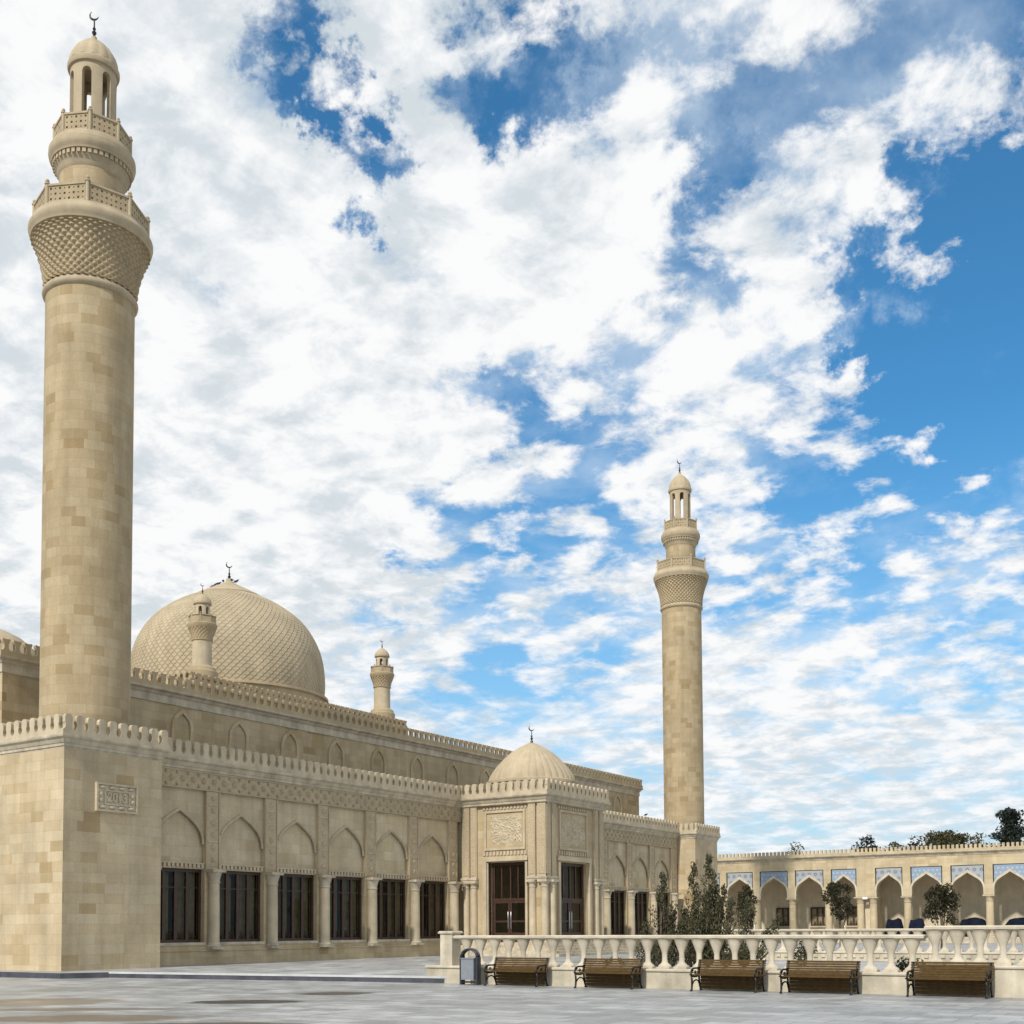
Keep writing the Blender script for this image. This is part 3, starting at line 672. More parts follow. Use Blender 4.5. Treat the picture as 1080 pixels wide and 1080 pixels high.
# ------------------------------------------------------------------ entrance portal
PX0,PX1=XF-.3,-35.3
POR=thing('entrance_portal','projecting sandstone entrance porch with ribbed dome, carved panels and dark doors','entrance porch',(-38.4,60.5,0))
def pp_(name,mb,mat,lab=None,par=None):
    o=mb.build(name,mat); 
    if par is None: o.parent=POR; o.matrix_parent_inverse=Matrix.Translation((38.4,-60.5,0))
    else: o.parent=par
    if lab: o['label']=lab
    return o
ZF=.95                                      # porch floor
st=MB()
for i in range(5):
    e=.42*(5-i); st.box(PX0+.5,PX1+e,PY0-e,PY1+e,ZT-.05 if i==0 else ZT+.15*i-.0,ZT+.15*(i+1))
pp_('stair',st,M['ledge'])
pw=MB(); T=.5
# -Y wall (front) with door x -39.27..-36.67 z to 5.58 ; +X wall with door y 58.6..61.45
def wall_y(mb,y0,y1,x0,x1,dx0,dx1,zd,z0,z1): mb.box(x0,dx0,y0,y1,z0,zd); mb.box(dx1,x1,y0,y1,z0,zd); mb.box(x0,x1,y0,y1,zd,z1)
def wall_x(mb,x0,x1,y0,y1,dy0,dy1,zd,z0,z1): mb.box(x0,x1,y0,dy0,z0,zd); mb.box(x0,x1,dy1,y1,z0,zd); mb.box(x0,x1,y0,y1,zd,z1)
DXA,DXB=-39.27,-36.67; DYA,DYB=58.75,62.0
wall_y(pw,PY0+.12,PY0+T,PX0,PX1-.12,DXA,DXB,5.58,ZF,9.0)
wall_x(pw,PX1-T,PX1-.12,PY0+T,PY1-.12,DYA,DYB,5.58,ZF,9.0)
pw.box(PX0,PX1-T,PY1-T,PY1-.12,ZF,9.0)
pp_('wall',pw,M['wing'])
rr=MB(); rr.box(PX0,PX1-.05,PY0+.05,PY1-.05,9.36,9.42); rr.box(PX0,PX1-T,PY0+T,PY1-T,6.4,6.5); pp_('roof',rr,M['dark'])
# corner clusters of pilasters: above the capitals carved strips, below engaged columns
def strip_y(x,w): # on -Y face
    cs=MB(); cb=MB(); cs.box(x-w,x+w,PY0-.02,PY0+.118,4.72,8.93); cb.box(x-w+.05,x+w-.05,PY0-.05,PY0-.019,4.85,8.85); o=pp_('pilaster',cs,M['trim']); cb.build('carved_strip',M['carved2'],o)
def strip_x(y,w):
    cs=MB(); cb=MB(); cs.box(PX1-.118,PX1+.02,y-w,y+w,4.72,8.93); cb.box(PX1+.019,PX1+.05,y-w+.05,y+w-.05,4.85,8.85); o=pp_('pilaster',cs,M['trim']); cb.build('carved_strip',M['carved2'],o)
for x,w in((-40.85,.27),(-40.28,.22),(-36.22,.24),(-35.56,.28)): strip_y(x,w)
for y,w in((57.40,.28),(58.02,.24),(62.98,.24),(63.6,.26)): strip_x(y,w)
for x0,x1,y0,y1 in((-41.15,-40.0,PY0-.12,PY0+.118),(-36.5,-35.18,PY0-.12,PY0+.118),(-35.42,-35.18,PY0+.12,58.3),(-35.42,-35.18,62.68,63.95)):
    capb=MB(); capb.box(x0,x1,y0,y1,4.60,4.72); capb.box(x0+.04,x1-.04,y0+.04,y1-.0,4.52,4.598); pp_('capital_slab',capb,M['ledge'])
pc0=column(POR,.22,ZF,4.22,4.52,M['trim'],M['ledge']); first=True
for x,y in((-40.84,PY0+.06),(-40.30,PY0+.06),(-36.22,PY0+.06),(-35.50,PY0+.20),(-35.36,57.9),(-35.36,62.98),(-35.36,63.55)):
    c_=pc0 if first else dup(pc0,POR); first=False; c_.location=(x+38.4,y-60.5,0)
# door surrounds
ds=MB()
for e,o_ in((.36,.03),(.22,.07)):
    ds.box(DXA-e,DXA-e+.15,PY0-o_,PY0+.119,ZF,5.58+e); ds.box(DXB+e-.30 if False else DXB+.02,DXB+.17,PY0-o_+.003,PY0+.118,ZF,5.57) if e<.3 else None
    ds.box(DXA-e+.15,DXB+.17,PY0-o_,PY0+.117,5.58+e-.15,5.58+e)
ds.box(DXA-.07,DXA,PY0+.02,PY0+.3,ZF,5.58); 
for e,o_ in((.36,.03),(.22,.07)):
    ds.box(PX1-.119,PX1+o_,DYB+e-.15,DYB+e,ZF,5.58+e); ds.box(PX1-.117,PX1+o_,DYA-.25,DYB+e-.15,5.58+e-.15,5.58+e)
ds.box(PX1-.118,PX1+.04,DYA-.2,DYA,ZF,5.57)
pp_('door_surround',ds,M['trim'])
# framed calligraphy panels
def panel(mb_f,mb_b,mb_d,axis,c,w,z0,z1,front):
    def B(mb,s0,s1,za,zb,d0,d1):
        if axis=='y': mb.box(c+s0,c+s1,front-d1,front-d0,za,zb)
        else: mb.box(front+d0,front+d1,c+s0,c+s1,za,zb)
    for s0,s1,za,zb in((-w,-w+.13,z0,z1),(w-.13,w,z0,z1),(-w+.13,w-.13,z1-.13,z1),(-w+.13,w-.13,z0,z0+.13)): B(mb_f,s0,s1,za,zb,-.1,.06)
    B(mb_b,-w+.13,w-.13,z0+.13,z1-.13,-.1,-.04)
    n=13
    for i in range(n):
        s=-w-.15+(2*w+.3)*(i+.5)/n
        B(mb_d,s-.075,s+.075,z0-.30,z0-.06,-.1,.05); B(mb_d,s-.075,s+.075,z1+.07,z1+.22,-.1,.04)
def scrawl(mb,axis,c,w,z0,z1,front,seed,n=95,depth=.035):
    R=random.Random(seed)
    def P(s,z,d): return (c+s,front-d,z) if axis=='y' else (front+d,c+s,z)
    for i in range(n):
        s=R.uniform(-w*.86,w*.86); z=R.uniform(z0+.22,z1-.3); L=R.uniform(.22,.55); a=R.choice([0,.3,2.6,PI,1.45,-.5])+R.uniform(-.3,.3); k=R.uniform(-4.5,4.5)
        pts=[];rad=[]
        for q in range(11):
            s=max(-w*.9,min(w*.9,s)); z=max(z0+.15,min(z1-.15,z)); pts.append(P(s,z,.012)); rad.append(.032*(.35+math.sin(PI*(q+.5)/11)))
            a+=k*L/10; s+=cos(a)*L/8; z+=sin(a)*L/8
        mb.tube(pts,rad,5)
    for i in range(24):
        s=R.uniform(-w*.85,w*.85); z=R.uniform(z0+.2,z1-.2); mb.tube([P(s-.025,z,.01),P(s+.025,z+.02,.01)],.028,5)
for args in(('y',-38.13,1.42,6.30,8.62,PY0+.12-.02),('x',60.4,1.62,6.30,8.62,PX1-.12+.02)):
    pf=MB(); pb=MB(); pd=MB(); panel(pf,pb,pd,*args); o=pp_('carved_panel',pb,M['panel']); pf.build('panel_frame',M['trim'],o); pd.build('scalloped_band',M['trim'],o)
s1=MB(); scrawl(s1,'y',-38.13,1.25,6.45,8.45,PY0+.14,5); pp_('calligraphy',s1,M['panel'],'raised swirling calligraphy relief')
s2=MB(); scrawl(s2,'x',60.4,1.45,6.45,8.45,PX1-.14,9,100); pp_('calligraphy',s2,M['panel'],'raised swirling calligraphy relief')
pcn=MB(); pcn.rectloft(PX0,PX1,PY0,PY1,[(.06,8.93-.02)]+[(o+.062,z) for o,z in cornice_prof(8.93,.49,.30)],(True,True)); pp_('cornice',pcn,M['ledge'])
ppm=MB(); parapet_rect(ppm,PX0,PX1+.30,PY0-.30,PY1+.30,9.423,.82,'round',.17,.50,'XyY'); pp_('parapet',ppm,M['trim'])
PDX,PDY=-38.35,60.55
pdm=MB(); pdm.lathe([(2.75,9.4),(2.75,10.35),(2.82,10.4),(2.82,10.55),(2.62,10.62)],64,PDX,PDY)
pdm.lathe([(2.64,10.6),(2.58,10.85),(2.44,11.1),(2.25,11.38),(1.98,11.7),(1.62,12.08),(1.27,12.38),(.85,12.66),(.45,12.86),(.14,13.0)],288,PDX,PDY,rib=lambda a,z:1+.026*abs(sin(a*18))**.6-.02)
pdo=pp_('dome',pdm,M['cap'],'ribbed stone dome over the entrance')
finial('finial',pdo,PDX,PDY,13.02,1.0,M['brass'])
# doors
def door(par,w,z0,z1,nl=2):
    f=MB(); f.box(-.07,.07,-w,-w+.14,z0,z1); f.box(-.07,.07,w-.14,w,z0,z1); f.box(-.07,.07,-w+.14,w-.14,z1-.16,z1)
    zt=z0+(z1-z0)*.52; f.box(-.06,.06,-w+.14,w-.14,zt,zt+.14)
    W=2*w-.28
    for i in range(nl):
        ya=-w+.14+W*i/nl+.01; yb=-w+.14+W*(i+1)/nl-.01
        f.box(-.045,.045,ya,ya+.12,z0,zt); f.box(-.045,.045,yb-.12,yb,z0,zt); f.box(-.045,.045,ya+.12,yb-.12,z0,z0+.55); f.box(-.045,.045,ya+.12,yb-.12,zt-.14,zt); f.box(-.04,.04,ya+.12,yb-.12,z0+1.15,z0+1.25)
        f.box(-.045,.045,ya,ya+.08,zt+.14,z1-.16); f.box(-.04,.04,(ya+yb)/2-.04,(ya+yb)/2+.04,zt+.14,z1-.16)
    o=f.build('door',M['wood'],par)
    p=MB(); p.add([(-.01,-w+.12,z0+.5),(-.01,w-.12,z0+.5),(-.01,w-.12,z1-.14),(-.01,-w+.12,z1-.14)],[(0,1,2,3)]); p.build('pane',M['glass'],o)
    h=MB()
    for s in(-1,1): h.tube([(.05,s*.10,z0+.75),(.10,s*.10,z0+.78),(.10,s*.10,z0+1.75),(.05,s*.10,z0+1.78)],.022,6)
    h.build('handle',M['steel'],o); return o
d1=door(POR,(DXB-DXA)/2-.02,ZF+.005,5.57); d1.location=((DXA+DXB)/2+38.4,PY0+.40-60.5,0); d1.rotation_euler=(0,0,-PI/2)
d2_=dup(d1,POR); d2_.location=(PX1-.40+38.4,(DYA+DYB)/2-60.5,0); d2_.rotation_euler=(0,0,0); d2_.scale=(1,((DYB-DYA)/2-.02)/((DXB-DXA)/2-.02),1)
iw=MB(); iw.box(PX0+.02,PX0+.06,PY0+T,PY1-T,ZF,6.4); pp_('inner_wall',iw,M['panel'])

# ------------------------------------------------------------------ arcade building at the end of the court
YA=114.0; YK=118.2
ARC=thing('arcade','low sandstone arcade with pointed arches and blue tiled spandrels','arcade',(-34,YA,0))
def apart(name,mb,mat,lab=None,par=None):
    o=mb.build(name,mat); o.parent=par or ARC
    if par is None: o.matrix_parent_inverse=Matrix.Translation((34,-YA,0))
    if lab: o['label']=lab
    return o
ax=[-60.0,-56.35,-52.65,-48.99,-45.38,-41.69,-38.05,-34.27,-30.42,-26.78,-23.08,-19.4,-15.7,-12.0,-8.3,-4.6]
DBL=7; ZA=.75
def hwid(i): return .98 if i==DBL else .45
aw=MB()
aw.box(ax[0]-.5,ax[-1]+.5,YA,YA+.6,7.36,8.40)
apart('wall',aw,M['arc'])
for i,x in enumerate(ax): h=hwid(i); m_=MB(); m_.box(x-h+.08,x+h-.08,YA,YA+.6,4.62,7.36); apart('pier',m_,M['arc'])
tiles=[]
for i in range(len(ax)-1):
    a,b=ax[i]+hwid(i)-.08,ax[i+1]-hwid(i+1)+.08; c=(a+b)/2; w=(b-a)/2
    A=arch_pts2(w-.10,1.86,12); zs=4.80
    tl=MB(); aw=MB(); tr=MB()
    for p,q in zip(A[:-1],A[1:]):
        tl.add([(p[0],0,zs+p[1]-6),(q[0],0,zs+q[1]-6),(q[0],0,7.30-6),(p[0],0,7.30-6)],[(0,1,2,3)])
        aw.add([(c+p[0],YA+.10,zs+p[1]),(c+q[0],YA+.10,zs+q[1]),(c+q[0],YA+.6,zs+q[1]),(c+p[0],YA+.6,zs+p[1])],[(3,2,1,0)])
        aw.add([(c+p[0],YA+.6,zs+p[1]),(c+q[0],YA+.6,zs+q[1]),(c+q[0],YA+.6,7.36),(c+p[0],YA+.6,7.36)],[(3,2,1,0)])
    o=tl.build('tile_panel',M['tile_star' if i%2==1 else 'tile_blue'],ARC); o.location=(c+34,.08,6.0)
    o['label']='spandrel tiles with dark stars on pale ground' if i%2==1 else 'spandrel tiles in blue floral pattern'
    # trim band around the arch
    I2=arch_pts2(w-.10,1.86,16); O2=arch_pts2(w+.04,2.12,16)
    for k in range(len(I2)-1):
        p,q,r,s=I2[k],I2[k+1],O2[k+1],O2[k]
        f=[(c+p[0],YA-.02,zs+p[1]),(c+q[0],YA-.02,zs+q[1]),(c+r[0],YA-.02,zs+r[1]),(c+s[0],YA-.02,zs+s[1])]
        bk=[(x_,YA+.12,z_) for x_,_,z_ in f]
        tr.add(f+bk,[(3,2,1,0),(0,1,5,4),(2,3,7,6)])
    for s in(-1,1): tr.box(c+s*w-.10 if s>0 else c-w-.02,c+s*w+.02 if s>0 else c-w+.10,YA-.02,YA+.12,4.62,4.80)
    o=apart('arch',aw,M['arc']); tr.build('arch_trim',M['white'],o)
bk=MB(); bk.box(ax[0]-.5,ax[-1]+.5,YK,YK+.4,ZA-.6,8.4); bk.box(ax[0]-.9,ax[0]-.5,YA,YK+.4,ZA-.6,8.4)
bk.box(ax[DBL]-.3,ax[DBL]+.3,YA+.6,YK,ZA,7.2)
apart('back_wall',bk,M['arcin'])
ce=MB(); ce.box(ax[0]-.5,ax[-1]+.5,YA+.6,YK,7.3,7.5); ce.box(ax[0]-.5,ax[-1]+.5,YA-.6,YK,ZT-.05,ZA); apart('floor_slab',ce,M['ledge'])
cc=MB(); prf=[(YA-o,z) for o,z in cornice_prof(8.30,.37,.30)]+[(YA+.6,8.67),(YA+.6,8.30)]; cc.prism(prf,ax[0]-.8,ax[-1]+.8,lambda p,q,t_:(t_,p,q)); apart('cornice',cc,M['ledge'])
ar_=MB(); ar_.box(ax[0]-.5,ax[-1]+.5,YA+.6,YK+.4,8.4,8.6); apart('roof',ar_,M['ledge'])
am=MB(); merlon_run(am,lambda s,d,q:(s,YA+.0-.26+.24-d,q),ax[0]-.7,ax[-1]+.7,8.673,.60,'post',.24,.40); apart('parapet',am,M['arc'])
ac0=None
for i,x in enumerate(ax):
    for xx in((x-.62,x+.62) if i==DBL else (x,)):
        if ac0 is None: ac0=column(ARC,.36,ZA,4.15,4.60,M['arc'],M['trim']); c_=ac0
        else: c_=dup(ac0,ARC)
        c_.location=(xx+34,.30,0)
aw0=None
for i in range(len(ax)-1):
    if i in(3,): continue
    if i>6: continue
    c=(ax[i]+ax[i+1])/2
    if aw0 is None:
        aw0=window(ARC,.98,1.85,3.75,3); o=aw0; o.rotation_euler=(0,0,-PI/2)
        bs=MB(); bs.box(-.05,.16,-1.08,1.08,1.70,1.85); bs.build('sill',M['ledge'],aw0)
    else: o=dup(aw0,ARC)
    o.location=(c+34-.35,YK-YA-.08,0)
dd=door(ARC,.62,ZA+.005,3.2,1); dd.location=((ax[3]+ax[4])/2+34,YK-YA-.08,0); dd.rotation_euler=(0,0,-PI/2)
LP=thing('wall_lamp','small white floodlight between the paired arcade columns','lamp',(ax[DBL],YA-.02,4.45))
m_=MB(); m_.tube([(0,.1,.06),(0,-.14,.06)],.03,6); m_.build('bracket',M['iron'],LP)
m_=MB(); m_.rectloft(-.24,.24,-.42,-.14,[(-.06,.14),(0,.06),(0,-.06),(-.03,-.1)]); m_.build('lamp_head',M['lampw'],LP)
# covered heaps under the arcade
def tarp(x0,x1,y0,y1,z0,z1,lab,seed):
    R=random.Random(seed); m_=MB(); nx,ny=14,6
    for j in range(ny+1):
        for i in range(nx+1):
            u,v=i/nx,j/ny; e=min(u,1-u)*nx/2.2; f=min(v,1-v)*ny/1.6; k=min(1,e)*min(1,f); k=k**.5
            m_.v.append((x0+(x1-x0)*u,y0+(y1-y0)*v,z0+(z1-z0)*k*(1+.05*sin(u*9+seed))+R.uniform(-.03,.03)*k))
    for j in range(ny):
        for i in range(nx): a=j*(nx+1)+i; m_.quad((a,a+1,a+nx+2,a+nx+1),True)
    tag(m_.build('tarpaulin_heap',M['tarp']),lab,'tarpaulin',group='dark blue covered heaps under the arcade')
tarp(-33.0,-31.3,115.2,116.6,ZA,2.45,'short dark blue covered heap beside the first column right of the lamp',1)
tarp(-30.2,-28.6,113.0,113.9,ZA,2.4,'rounded dark covered heap in front of an arcade column',2)
tarp(-26.4,-23.6,115.6,117.2,ZA,2.45,'long dark blue covered heap behind the balustrade, left of the last column',3)
tarp(-22.6,-17.0,115.6,117.2,ZA,2.45,'longest dark blue covered heap, at the right end of the arcade',4)

# ------------------------------------------------------------------ balustrades
balm=None
def baluster_proto(par):
    m_=MB(); m_.box(-.20,.20,-.14,.14,0,.05)
    k_=len(m_.v); m_.lathe([(.205,.05),(.195,.09),(.13,.14),(.09,.19),(.08,.26),(.08,.46),(.095,.51),(.12,.58),(.152,.66),(.182,.74),(.203,.80),(.225,.845),(.262,.88)],16)
    for q in range(k_,len(m_.v)): a_,b_,c_=m_.v[q]; m_.v[q]=(a_,b_*.72,c_)
    return m_.build('baluster',M['white'],par)
def balustrade(name,lab,x0,x1,y,zw,zr,pillars,pitch=.53,dent=False,skip=0,endslope=0):
    t=thing(name,lab,'balustrade',((x0+x1)/2,y,0)); ox=-(x0+x1)/2
    m_=MB(); m_.box(x0+ox,x1+ox,0,.55,-.05 if y<40 else ZT-.05,zw-.09)
    if dent:
        n=int((x1-x0)/.35)
        for i in range(n): s=x0+ox+(x1-x0)*(i+.5)/n; m_.box(s-.09,s+.09,-.06,0,zw-.26,zw-.12)
    m_.build('base_wall',M['wallb'],t)
    m_=MB(); m_.rectloft(x0+ox,x1+ox,0,.55,[(-.02,zw-.095),(.045,zw-.07),(.05,zw-.03),(.02,zw)],(True,True)); m_.build('coping',M['white'],t)
    m_=MB(); m_.rectloft((pillars[0]+.2 if pillars else x0+.06)+ox,x1+ox,.10,.45,[(-.03,zr-.115),(.02,zr-.09),(.03,zr-.03),(0,zr)],(True,True)); m_.build('rail',M['white'],t)
    for px in pillars:
        m_=MB(); m_.box(px+ox-.235,px+ox+.235,.04,.51,zw+.001,1.58 if zr<1.6 else zr+.02); m_.rectloft(px+ox-.235,px+ox+.235,.04,.51,[(.0,1.56),(.05,1.58),(.06,1.62),(.02,1.66)],(True,True)) if zr<1.6 else None
        m_.build('pillar',M['wallb'],t)
    b0=None; xs=[]; x=x0+.62+(.25 if pillars else -.1)+skip
    while x<x1-.15: xs.append(x); x+=pitch
    for x in xs:
        if any(abs(x-p)<.4 for p in pillars): continue
        if b0 is None: b0=baluster_proto(t); b=b0
        else: b=dup(b0,t)
        b.location=(x+ox,.275,zw+.002); b.scale=(1,1,(zr-.115-zw)/.88)
    return t
balustrade('balustrade','long low balustrade of pale stone balusters with a square end pillar behind the benches',-23.45,-7.82,30.6,.56,1.52,[-22.7],.535)
balustrade('balustrade','taller raised run of pale balustrade behind the rightmost bench',-7.80,2.5,30.55,.77,1.74,[],.535,skip=-.27)
balustrade('balustrade','distant balustrade across the garden court in front of the arcade',-25.5,3.0,53.0,.62,1.64,[],.56,dent=True)

# ------------------------------------------------------------------ benches
def bench(loc,lab):
    t=thing('park_bench',lab,'bench',loc,0,'row of benches along the balustrade'); L=.98
    se=MB()
    for i in range(5): y=-.27+.095*i; se.box(-L,L,y-.038,y+.038,.415+.012*(2-i)*(2-i)*.3,.445+.012*(2-i)*(2-i)*.3)
    se.build('seat',M['slat'],t)
    ba=MB()
    for i in range(-1,6):  # lowest slat added to block sun that fell through onto the wall behind
        z=.51+.062*i; y=.205+.022*i; ba.prism([(y-.012,z-.027),(y+.014,z-.027),(y+.026,z+.027),(y,z+.027)],-L,L,lambda p,q,t_:(t_,p,q))
    ba.build('backrest',M['slat'],t)
    bb=MB()  # added boards darken the space below the seat, in place of wall shade
    for i in range(4): bb.box(-L+.10,L-.10,.205,.228,.055+.09*i,.137+.09*i)
    bb.build('shade_board',M['seatshade'],t)
    for s in(-1,1):
        x=s*(L-.06); a=MB()
        def T(p,r=.024): a.tube([(x,*q) for q in p],r,6)
        T([(-.33,0),(-.30,.03),(-.275,.14),(-.27,.28),(-.30,.40)],.028); T([(.33,0),(.29,.03),(.24,.15),(.205,.30),(.19,.42)],.028)
        T([(-.30,.40),(0,.385),(.19,.42)],.026); T([(.19,.42),(.215,.55),(.27,.72),(.325,.84)],.026)
        T([(-.27,.16),(-.14,.27),(0,.30),(.13,.27),(.22,.16)],.02)
        T([(-.30,.40),(-.33,.47),(-.31,.55),(-.24,.60),(-.10,.62),(.08,.615),(.22,.63)],.026)
        sp=[(-.25+.07*(1-k/14)*cos(k*.62),.55+.07*(1-k/14)*sin(k*.62)) for k in range(14)]; T(sp,.016)
        sp=[(-.05+.06*(1-k/14)*cos(k*.62),.50+.06*(1-k/14)*sin(k*.62)) for k in range(14)]; T(sp,.014)
        T([(-.36,.012),(-.29,.012)],.03); T([(.27,.012),(.36,.012)],.03)
        a.build('arm',M['iron'],t)
    return t
for x,lab in((-19.66,'bench beside the litter bin, leftmost of the five'),(-16.5,'second bench from the litter bin'),(-12.84,'middle bench of the five, in front of the junipers'),(-10.3,'fourth bench from the litter bin'),(-7.06,'bench under the taller raised balustrade, farthest from the litter bin')):
    bench((x,30.08,0),'brown slatted '+lab)
# litter bin
LB=thing('litter_bin','grey blue litter bin hung in a dark arched frame beside the end pillar','litter bin',(-21.34,30.05,0))
f=MB()
for s in(-1,1): f.box(s*.30-.035,s*.30+.035,-.10,.10,0,.86)
for y in(-.07,.07):
    pts=[(.30*cos(PI*k/12),y,.86+.24*sin(PI*k/12)) for k in range(13)]; f.tube(pts,.035,6)
f.box(-.30,.30,-.04,.04,.06,.11); f.build('frame',M['binf'],LB)
hd=MB()
for k in range(12):
    a,b=PI*k/12,PI*(k+1)/12; hd.add([(.29*cos(a),-.10,.86+.235*sin(a)),(.29*cos(b),-.10,.86+.235*sin(b)),(.29*cos(b),.10,.86+.235*sin(b)),(.29*cos(a),.10,.86+.235*sin(a))],[(0,1,2,3)],True)
hd.build('hood',M['binf'],LB)
bk=MB(); bk.rectloft(-.235,.235,-.16,.16,[(0,.16),(.0,.80),(.02,.80),(.02,.83),(-.01,.83),(-.01,.4)],(True,False)); bk.build('bucket',M['bing'],LB)

# ------------------------------------------------------------------ planting
def leaves(mb,R,c,rad,n,size,squash=1.0,up=.0):
    for _ in range(n):
        while True:
            p=Vector((R.uniform(-1,1),R.uniform(-1,1),R.uniform(-1,1)))
            if p.length<=1: break
        p=p.normalized()*(p.length**.6)
        q=Vector((c[0]+p.x*rad,c[1]+p.y*rad,c[2]+p.z*rad*squash))
        d=Vector((R.gauss(0,1),R.gauss(0,1),R.gauss(0,1)+up)).normalized(); e=d.cross(Vector((R.gauss(0,1),R.gauss(0,1),R.gauss(0,1)))).normalized()
        s=size*R.uniform(.6,1.35); a=d*s; b=e*s*.38
        o=len(mb.v); mb.v+=[tuple(q-a*.5),tuple(q+b*.5),tuple(q+a*.5),tuple(q-b*.5)]; mb.quad((o,o+1,o+2,o+3))
def juniper(loc,h,r,lab,seed,nst=1,lean=0):
    R=random.Random(seed); t=thing('juniper',lab,'juniper bush',loc,0,'junipers behind the balustrade')
    cr=MB(); tk=MB()
    for s in range(nst):
        H=h*(1 if s==0 else R.uniform(.40,.78)); an=R.uniform(0,2*PI)+s*2.2; off=0 if s==0 else r*R.uniform(.5,1.0)
        bx_,by_=cos(an)*off*.3,sin(an)*off*.3; tx,ty=cos(an)*off+lean,sin(an)*off
        tk.tube([(bx_,by_,0),((bx_+tx)/2,(by_+ty)/2,H*.45),(tx,ty,H*.93)],[.055,.04,.012],6)
        nb=int(44*H/h*max(.5,h/4))
        for k in range(nb):
            u=(k+R.random())/nb; z=H*(.04+.95*u); rr=(r*.85 if s==0 else r*.5)*(max(0,1-u*1.12)**.9+.05)*(.85+.3*R.random())+.05
            cx,cy=bx_+(tx-bx_)*u,by_+(ty-by_)*u; a=R.uniform(0,2*PI); d=rr*R.uniform(.2,1.0)
            e=(cx+cos(a)*d,cy+sin(a)*d,z+.32*d+.05); 
            if d>.22: tk.tube([(cx,cy,z-.12),e],[.014,.006],4)
            leaves(cr,R,e,.10+.11*(1-u)*R.uniform(.5,1.4),34,.115,1.7,1.8)
    cr.build('crown',M['juniper'],t); tk.build('trunk',M['bark'],t)
juniper((-18.75,38.0,ZT),3.4,1.15,'left juniper spire, nearest the entrance portal',21,6,.1)
juniper((-17.55,38.3,ZT),3.7,1.0,'middle juniper spire behind the balustrade',22,6)
juniper((-16.85,38.0,ZT),4.0,1.0,'tallest thin juniper spire, in front of the far tower block',23,6)
juniper((-15.95,38.2,ZT),2.4,1.1,'short spreading juniper leaning towards the arcade',24,5,.45)
def topiary(loc,h,crown,lab,seed,stem=.05):
    R=random.Random(seed); t=thing('topiary_tree',lab,'clipped tree',loc,0,'small clipped trees before the arcade')
    cr=MB(); tk=MB(); ztop=h; 
    for (cx,cz,rx,rz,n) in crown:
        for _ in range(n):
            while True:
                p=Vector((R.uniform(-1,1),R.uniform(-1,1),R.uniform(-1,1)))
                if p.length<1: break
            p=p.normalized()*p.length**.45
            leaves(cr,R,(cx+p.x*rx,p.y*rx,cz+p.z*rz),.24,30,.19)
        tk.tube([(0,0,min(1.0,cz-rz)*.6),(cx*.6,0,(cz-rz*.5)),(cx,0,cz)],[.035,.03,.015],5)
    tk.tube([(0,0,0),(.03,.02,h*.3),(-.02,0,h*.6)],[stem,stem*.8,stem*.6],6)
    cr.build('crown',M['topiary'],t); tk.build('trunk',M['bark'],t)
topiary((-28.5,70.0,ZT),4.1,[(0,2.75,.52,1.3,52)],'clipped oval tree before the leftmost visible arch',31)
topiary((-22.65,70.0,ZT),4.3,[(-.1,3.45,.82,.66,52),(.1,2.55,.5,.5,16),(.7,2.5,.28,.32,7)],'round headed clipped tree before the dark arcade windows',32)
topiary((-16.75,70.0,ZT),3.9,[(-.2,3.15,.6,.66,42),(.38,3.15,.48,.66,28),(-.5,2.15,.4,.4,11),(.58,2.25,.34,.55,12)],'square headed clipped tree before the shaded arches',33,.12)
def shrub(loc,r,h,lab,seed):
    R=random.Random(seed); cr=MB()
    for _ in range(26): leaves(cr,R,(R.uniform(-r,r)*.7,R.uniform(-r,r)*.7,R.uniform(.15,h)),r*.4,22,.13)
    t=thing('shrub',lab,'shrub',loc,0,'low shrubs in the garden court'); cr.build('foliage',M['juniper'],t)
    m_=MB(); m_.tube([(0,0,0),(0,0,h*.6)],[.03,.015],5); m_.build('stem',M['bark'],t)
shrub((-14.75,41.5,ZT),.42,1.05,'dark cone shaped shrub seen between the balusters above the fourth bench',41)
shrub((-8.6,31.9,ZT),.5,.55,'low green shrub just left of the rightmost bench',42)
shrub((-19.1,35.2,ZT),.4,.42,'low dark shrub behind the balusters by the leftmost bench',43)
shrub((-15.5,37.2,ZT),.55,.75,'bushy low shrub at the foot of the junipers',44)
shrub((-18.1,36.6,ZT),.7,.95,'broad low shrub under the left juniper spire',45)
# trees beyond the arcade
def tree(loc,h,r,mat,lab,seed,shape='round',n=70,leaf=.42):
    R=random.Random(seed); t=thing('tree',lab,'tree',loc,0,'trees beyond the arcade'); cr=MB(); tk=MB()
    tk.tube([(0,0,0),(.1,.05,h*.4),(0,0,h*.85)],[.28,.2,.05],8)
    for k in range(n):
        if shape=='round':
            while True:
                p=Vector((R.uniform(-1,1),R.uniform(-1,1),R.uniform(-.6,1)))
                if .35<p.length<1: break
            e=Vector((p.x*r,p.y*r,h*.68+p.z*h*.30)); cs_=.75
        else:
            u=R.random()**.8; lay=(math.floor(u*5)+R.random()*.85)/5+.02; a=R.uniform(0,2*PI); rr=r*(1-max(0,lay-.25)*.95)*R.uniform(.1,1)*(.85+.3*sin(a*2+math.floor(u*5)*2.1))
            e=Vector((cos(a)*rr,sin(a)*rr,h*(.42+.56*lay)+R.uniform(-.15,.15))); cs_=.6
        if k%3==0: tk.tube([(0,0,e.z*.80),tuple(e)],[.07,.02],4)
        leaves(cr,R,e,cs_*R.uniform(.7,1.2),34,leaf,.62)
    cr.build('crown',M[mat],t); tk.build('trunk',M['bark'],t)

